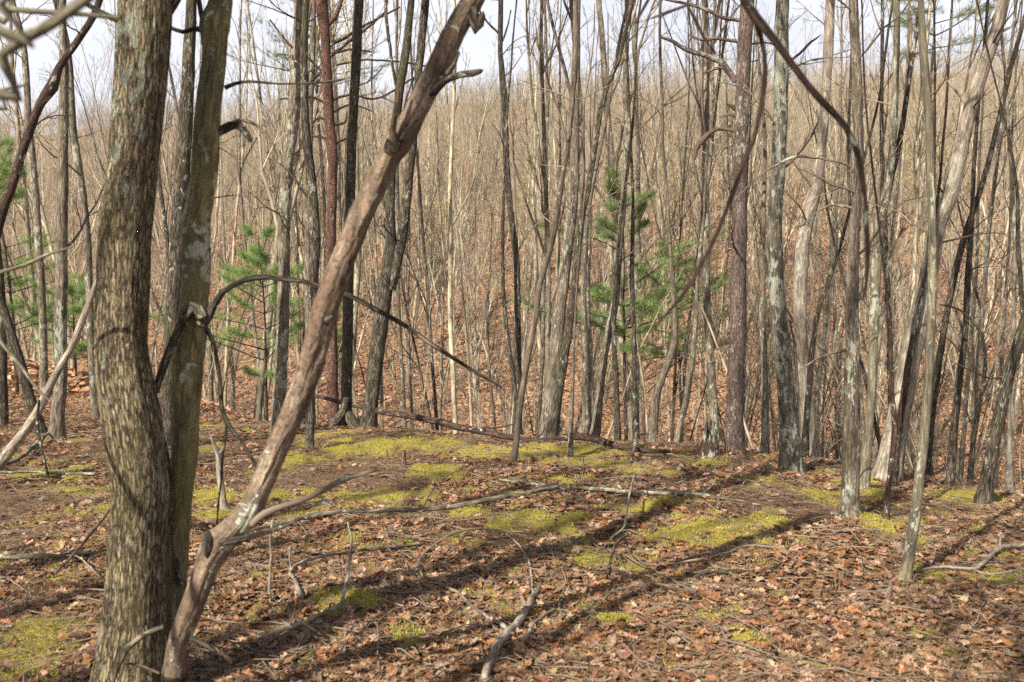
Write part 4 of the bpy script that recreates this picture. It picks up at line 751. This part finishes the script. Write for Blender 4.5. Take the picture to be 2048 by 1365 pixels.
log('fallen_branch', 'bleached forked branch entering from the right edge', 'fallen branch', [(2080, 1102, 11), (2035, 1106, 11), (1995, 1116, 12), (1965, 1138, 11), (1940, 1152, 9), (1890, 1152, 7), (1830, 1154, 5)], MB_pale, forks=[[(2000, 1114, 5), (2002, 1098, 5, .04), (2020, 1094, 4, .05)], [(1945, 1150, 5), (1980, 1160, 5), (2045, 1150, 4)]])
log('fallen_branch', 'long low stick along the near rim of the mossy patch right of centre', 'fallen branch', [(1345, 1144, 4), (1400, 1141, 6), (1450, 1132, 6), (1495, 1118, 5), (1560, 1121, 4)], MB_twig)
log('fallen_branch', 'grey stick lying level on the moss at the far left', 'fallen branch', [(-20, 964, 7), (60, 960, 8), (120, 958, 8), (190, 961, 6)], MB_grey)
log('fallen_branch', 'mossy curved branch lying at the foot of the left edge trees', 'fallen branch', [(-15, 942, 9), (30, 930, 11), (60, 918, 12), (82, 898, 10, .03), (100, 885, 5, .06)], MB_grey)
log('fallen_branch', 'grey half buried pole low at the left edge', 'fallen branch', [(-30, 1138, 12), (60, 1136, 14), (120, 1130, 13), (190, 1120, 9)], MB_grey)
log('fallen_branch', 'tan slanting stick ending behind the nearest trunk on the left', 'fallen branch', [(112, 1165, 6), (150, 1136, 7, .03), (185, 1108, 7, .07), (222, 1078, 7, .1)], MB_dead)
log('fallen_branch', 'thin pale stick crossing the slanting one at the left', 'fallen branch', [(130, 1126, 4), (160, 1145, 5, .03), (200, 1175, 4)], MB_pale)
log('fallen_branch', 'dark straight stick lying on green moss left of centre', 'fallen branch', [(610, 1118, 6), (680, 1118, 8), (760, 1112, 8), (850, 1103, 5)], MB_dark)
log('fallen_branch', 'short pale peeled stick half buried in leaves at lower right', 'fallen branch', [(1305, 1198, 9), (1350, 1212, 11), (1400, 1222, 6)], MB_dead)
log('fallen_branch', 'small twisted twig standing in the moss right of the thin grey stick', 'fallen branch', [(1222, 1085, 5), (1248, 1072, 7), (1258, 1040, 5, .10), (1268, 1012, 4, .16)], MB_pale)
log('fallen_branch', 'dark fork shaped twig on the crest right of the long fallen pole', 'fallen branch', [(1262, 935, 5), (1270, 912, 8, .05), (1272, 890, 5, .1), (1268, 872, 4, .12)], MB_grey, forks=[[(1275, 880, 4, .08), (1300, 886, 4, .06), (1325, 892, 2, .04)]])
log('fallen_branch', 'half sunk dark stick in the leaves at lower right of centre', 'fallen branch', [(1372, 1160, 6), (1430, 1166, 10), (1500, 1164, 9), (1560, 1156, 5)], MB_dark)
def upright(name, label, catg, pts, m, sides=12, jag=0., forks=()):
    x, y = hit(pts[-1][0], pts[-1][1]); P = pxpath(pts[::-1], y); g = float(gz(x, y)); loc = np.array([P[0][0], y, g]); P = np.vstack([[P[0][0], y, g - .08, P[0][3] * 1.15], P]); Q = cat(P, .02); Q = wob(Q, Q[:, 3] * .2, .2, 2); Q[:, :3] -= loc
    root = thing(name, label, catg, loc); a = Acc()
    def dsp(bc, rad):
        th = np.arctan2(bc[..., 1], bc[..., 0]); return rad * .22 * (fbm(np.stack([np.cos(th) * 3, np.sin(th) * 3, bc[..., 2] * 3], -1), 6, 4) - .5) * 2
    n0 = len(Q); tube(a, Q[:, :3], Q[:, 3], sides, dsp, cap=not jag)
    if jag:  # torn rim: lift the top ring into splinters
        v = a.v[0]; rr_ = np.random.RandomState(4).rand(sides)
        for q in range(1, 4): v[(n0 - q) * sides:(n0 - q + 1) * sides, 2] += (rr_ - .5) * jag * (4 - q) / 3
        a.v[0] = v; c_ = Q[-1, :3] - [0, 0, jag]; ring = v[-sides:]; a.add(np.vstack([ring, c_]), [[k_, (k_ + 1) % sides, sides] for k_ in range(sides)])
    obj('stem', a.mesh('stem'), m, root)
    for fk in forks: P = cat(pxpath(fk, y), .02); P[:, :3] -= loc; a = Acc(); tube(a, P[:, :3], P[:, 3], 6); obj('branch', a.mesh('branch'), m, root)
upright('stump', 'jagged rotten stump beside the big straight pine', 'stump', [(1423, 868, 20), (1422, 880, 30), (1420, 895, 38), (1418, 913, 50)], MB_redd, 22, .26)
upright('snag', 'bleached crooked dead snag right of the olive trunk', 'snag', [(422, 872, 5), (430, 895, 8), (437, 915, 11), (440, 950, 13), (445, 985, 13), (448, 1012, 16), (455, 1030, 26)], MB_pale, forks=[[(436, 910, 6), (445, 900, 5), (448, 888, 3)]])
upright('snag', 'short broken brown stub in the moss left of the curving sapling', 'snag', [(808, 900, 5), (808, 912, 9), (807, 934, 12)], MB_dead)
upright('snag', 'pointed bleached wood splinter in leaves left of the olive sapling', 'snag', [(1783, 1158, 3), (1780, 1180, 9), (1776, 1195, 14), (1775, 1210, 17)], MB_pale)
upright('snag', 'small dark broken stub on the crest near the stump', 'snag', [(1331, 898, 4), (1331, 912, 8)], MB_dark)
upright('dead_stem', 'thin upright dead stalk right of the leaning dead trunk', 'stem', [(545, 1040, 4), (541, 1080, 5), (542, 1120, 5), (539, 1170, 6), (541, 1210, 6)], MB_pale)
upright('dead_stem', 'thin dark dangling stalk below the leaning pole at the left', 'stem', [(78, 800, 5), (75, 850, 6), (84, 900, 5), (98, 960, 5)], MB_redd)
# rocks
def rock(label, px, py, w_, m_c, seed):
    x, y = hit(px, py); r = w_ / 2 / F * y; g = float(gz(x, y)); u, v_ = np.meshgrid(np.linspace(0, 2 * np.pi, 25)[:-1], np.linspace(0, np.pi, 14)); d = np.stack([np.cos(u) * np.sin(v_), np.sin(u) * np.sin(v_), np.cos(v_)], -1)
    rad = r * (.7 + .7 * fbm(d * 1.7 + seed, seed, 4)); V = d * rad[..., None] * [1, .8, .55]; i_, j_ = np.meshgrid(np.arange(13), np.arange(24), indexing='ij'); k_ = (j_ + 1) % 24
    a = Acc(); a.add(V.reshape(-1, 3), np.stack([i_ * 24 + j_, (i_ + 1) * 24 + j_, (i_ + 1) * 24 + k_, i_ * 24 + k_], -1).reshape(-1, 4)); o = obj('rock', a.mesh('rock'), m_c); o.location = (x, y, g + r * .12); tag(o, label, 'rock')
rock('small grey rock in the moss left of centre', 652, 1018, 44, MB_grey, 3); rock('tiny pale stone near the middle of the crest', 1145, 925, 30, MB_pale, 8); rock('flat lichen stone at the foot of the curving lichen trunk', 1165, 932, 26, MB_pale, 5)
rock('small stone at the left side of the crest', 90, 1000, 22, MB_grey, 12)
# pine cone
def cone(px, py):
    x, y = hit(px, py); root_l = (x, y, float(gz(x, y)) + .03); a = Acc(); n = 90
    q = np.array([[-.5, 0, 0], [.5, 0, 0], [.62, .9, .1], [0, 1.15, .22], [-.62, .9, .1], [0, .5, -.12]]); f = np.array([[0, 1, 5], [1, 2, 5], [2, 3, 5], [3, 4, 5], [4, 0, 5]])
    for k in range(n):
        u = (k + .5) / n; th = k * 2.39996; ax = -.045 + .09 * u; rr_ = .030 * math.sin(math.pi * min(.97, u * .85 + .12)); rad = np.array([0, math.cos(th), math.sin(th)]); tan = np.array([0, -math.sin(th), math.cos(th)]); out = rad * .85 + np.array([.5, 0, 0]); nn_ = np.cross(tan, out)
        v = np.array([ax, 0, 0]) + rad * rr_ * .4 + (q[:, :1] * tan * .008 + q[:, 1:2] * out * rr_ * .8 + q[:, 2:] * nn_ * .008); a.add(v, f, v)
    o = obj('pine_cone', a.mesh('pine_cone', False), MB_redd); o.location = root_l; o.rotation_euler = (0, -.2, 2.6); tag(o, 'open brown pine cone lying in the leaves at lower right', 'pine cone')
cone(1585, 1275)
# shrubs breaking into yellow green bud on the far slope
def shrub(px, D, ytop, seed, lb):
    rng = np.random.RandomState(seed); x = (px - CX) / F * D; g_ = float(h(x, D)); ht = max(2.5, at(px, ytop, D)[2] - g_); root = thing('budding_tree', lb, 'tree', (x, D, g_)); a = Acc(); W = walk((0, 0, -.2), (0, 0, 1), ht, 12, .05, .02, rng); r_ = np.linspace(.05, .01, 13); tube(a, W, r_, 6); obj('trunk', a.mesh('trunk'), MB_far, root)
    a = Acc(); limbs(a, W, r_, rng, 1, 3, (16, 6, 5), .45, .3, .7, .08, (4, 3, 3), .003); V = np.concatenate(a.v); obj('crown', a.mesh('crown'), MB_fartwig, root); P = V[rng.choice(len(V), 900)] + rng.randn(900, 3) * .05
    a = Acc(); c_ = np.array([.42, .40, .08]) * (.7 + .5 * rng.rand(900, 1)); scatter(a, np.array([[-.5, 0, 0], [.5, 0, 0], [0, 1, .2]]), np.array([[0, 1, 2]]), P, .05 + .05 * rng.rand(900), rot(900, rng, 1.2), c_); obj('buds', a.mesh('buds', False), M_needle, root)
for px, D, yt, sd_, lb in [(868, 44, 290, 1, 'small tree in yellow green bud across the ravine, right of the leaning dead trunk'), (1075, 48, 300, 2, 'small tree in yellow green bud behind the central trunks'), (1330, 45, 270, 3, 'small tree in yellow green bud left of the big straight pine'), (1835, 40, 180, 4, 'small tree in yellow green bud behind the olive sapling')]: shrub(px, D, yt, sd_, lb)

# ------------------------------------------------------------------ thin air haze
def haze(dens):
    lo = float(Z.min()) - 1; hi = 55.; x0, x1, y0, y1 = -505, 505, -205, 605
    v = [(x, y, z) for z in (lo, hi) for y in (y0, y1) for x in (x0, x1)]; me = bpy.data.meshes.new('haze'); me.from_pydata(v, [], [(0, 2, 3, 1), (4, 5, 7, 6), (0, 1, 5, 4), (2, 6, 7, 3), (0, 4, 6, 2), (1, 3, 7, 5)])
    m = bpy.data.materials.new('haze'); m.use_nodes = True; t = m.node_tree; t.nodes.clear(); o = t.nodes.new('ShaderNodeOutputMaterial'); p = t.nodes.new('ShaderNodeVolumePrincipled'); p.inputs['Color'].default_value = (.86, .90, 1, 1); p.inputs['Density'].default_value = dens; p.inputs['Anisotropy'].default_value = .1
    t.links.new(p.outputs[0], o.inputs['Volume']); tag(obj('haze', me, m), 'thin pale haze in the air over the ravine', None, kind='stuff')
haze(.0005)

# same label on several neighbours: say which one it is from left to right
by = {}
for o in S.objects:
    if o.parent is None and 'category' in o and o.get('group'): by.setdefault(o['label'], []).append(o)
for lb, os_ in by.items():
    if len(os_) > 1:
        os_.sort(key=lambda o: o.location.x / o.location.y)
        os_[0]['label'] = 'leftmost ' + lb; os_[-1]['label'] = 'rightmost ' + lb
        for o in os_[1:-1]: o['label'] = 'middle ' + lb
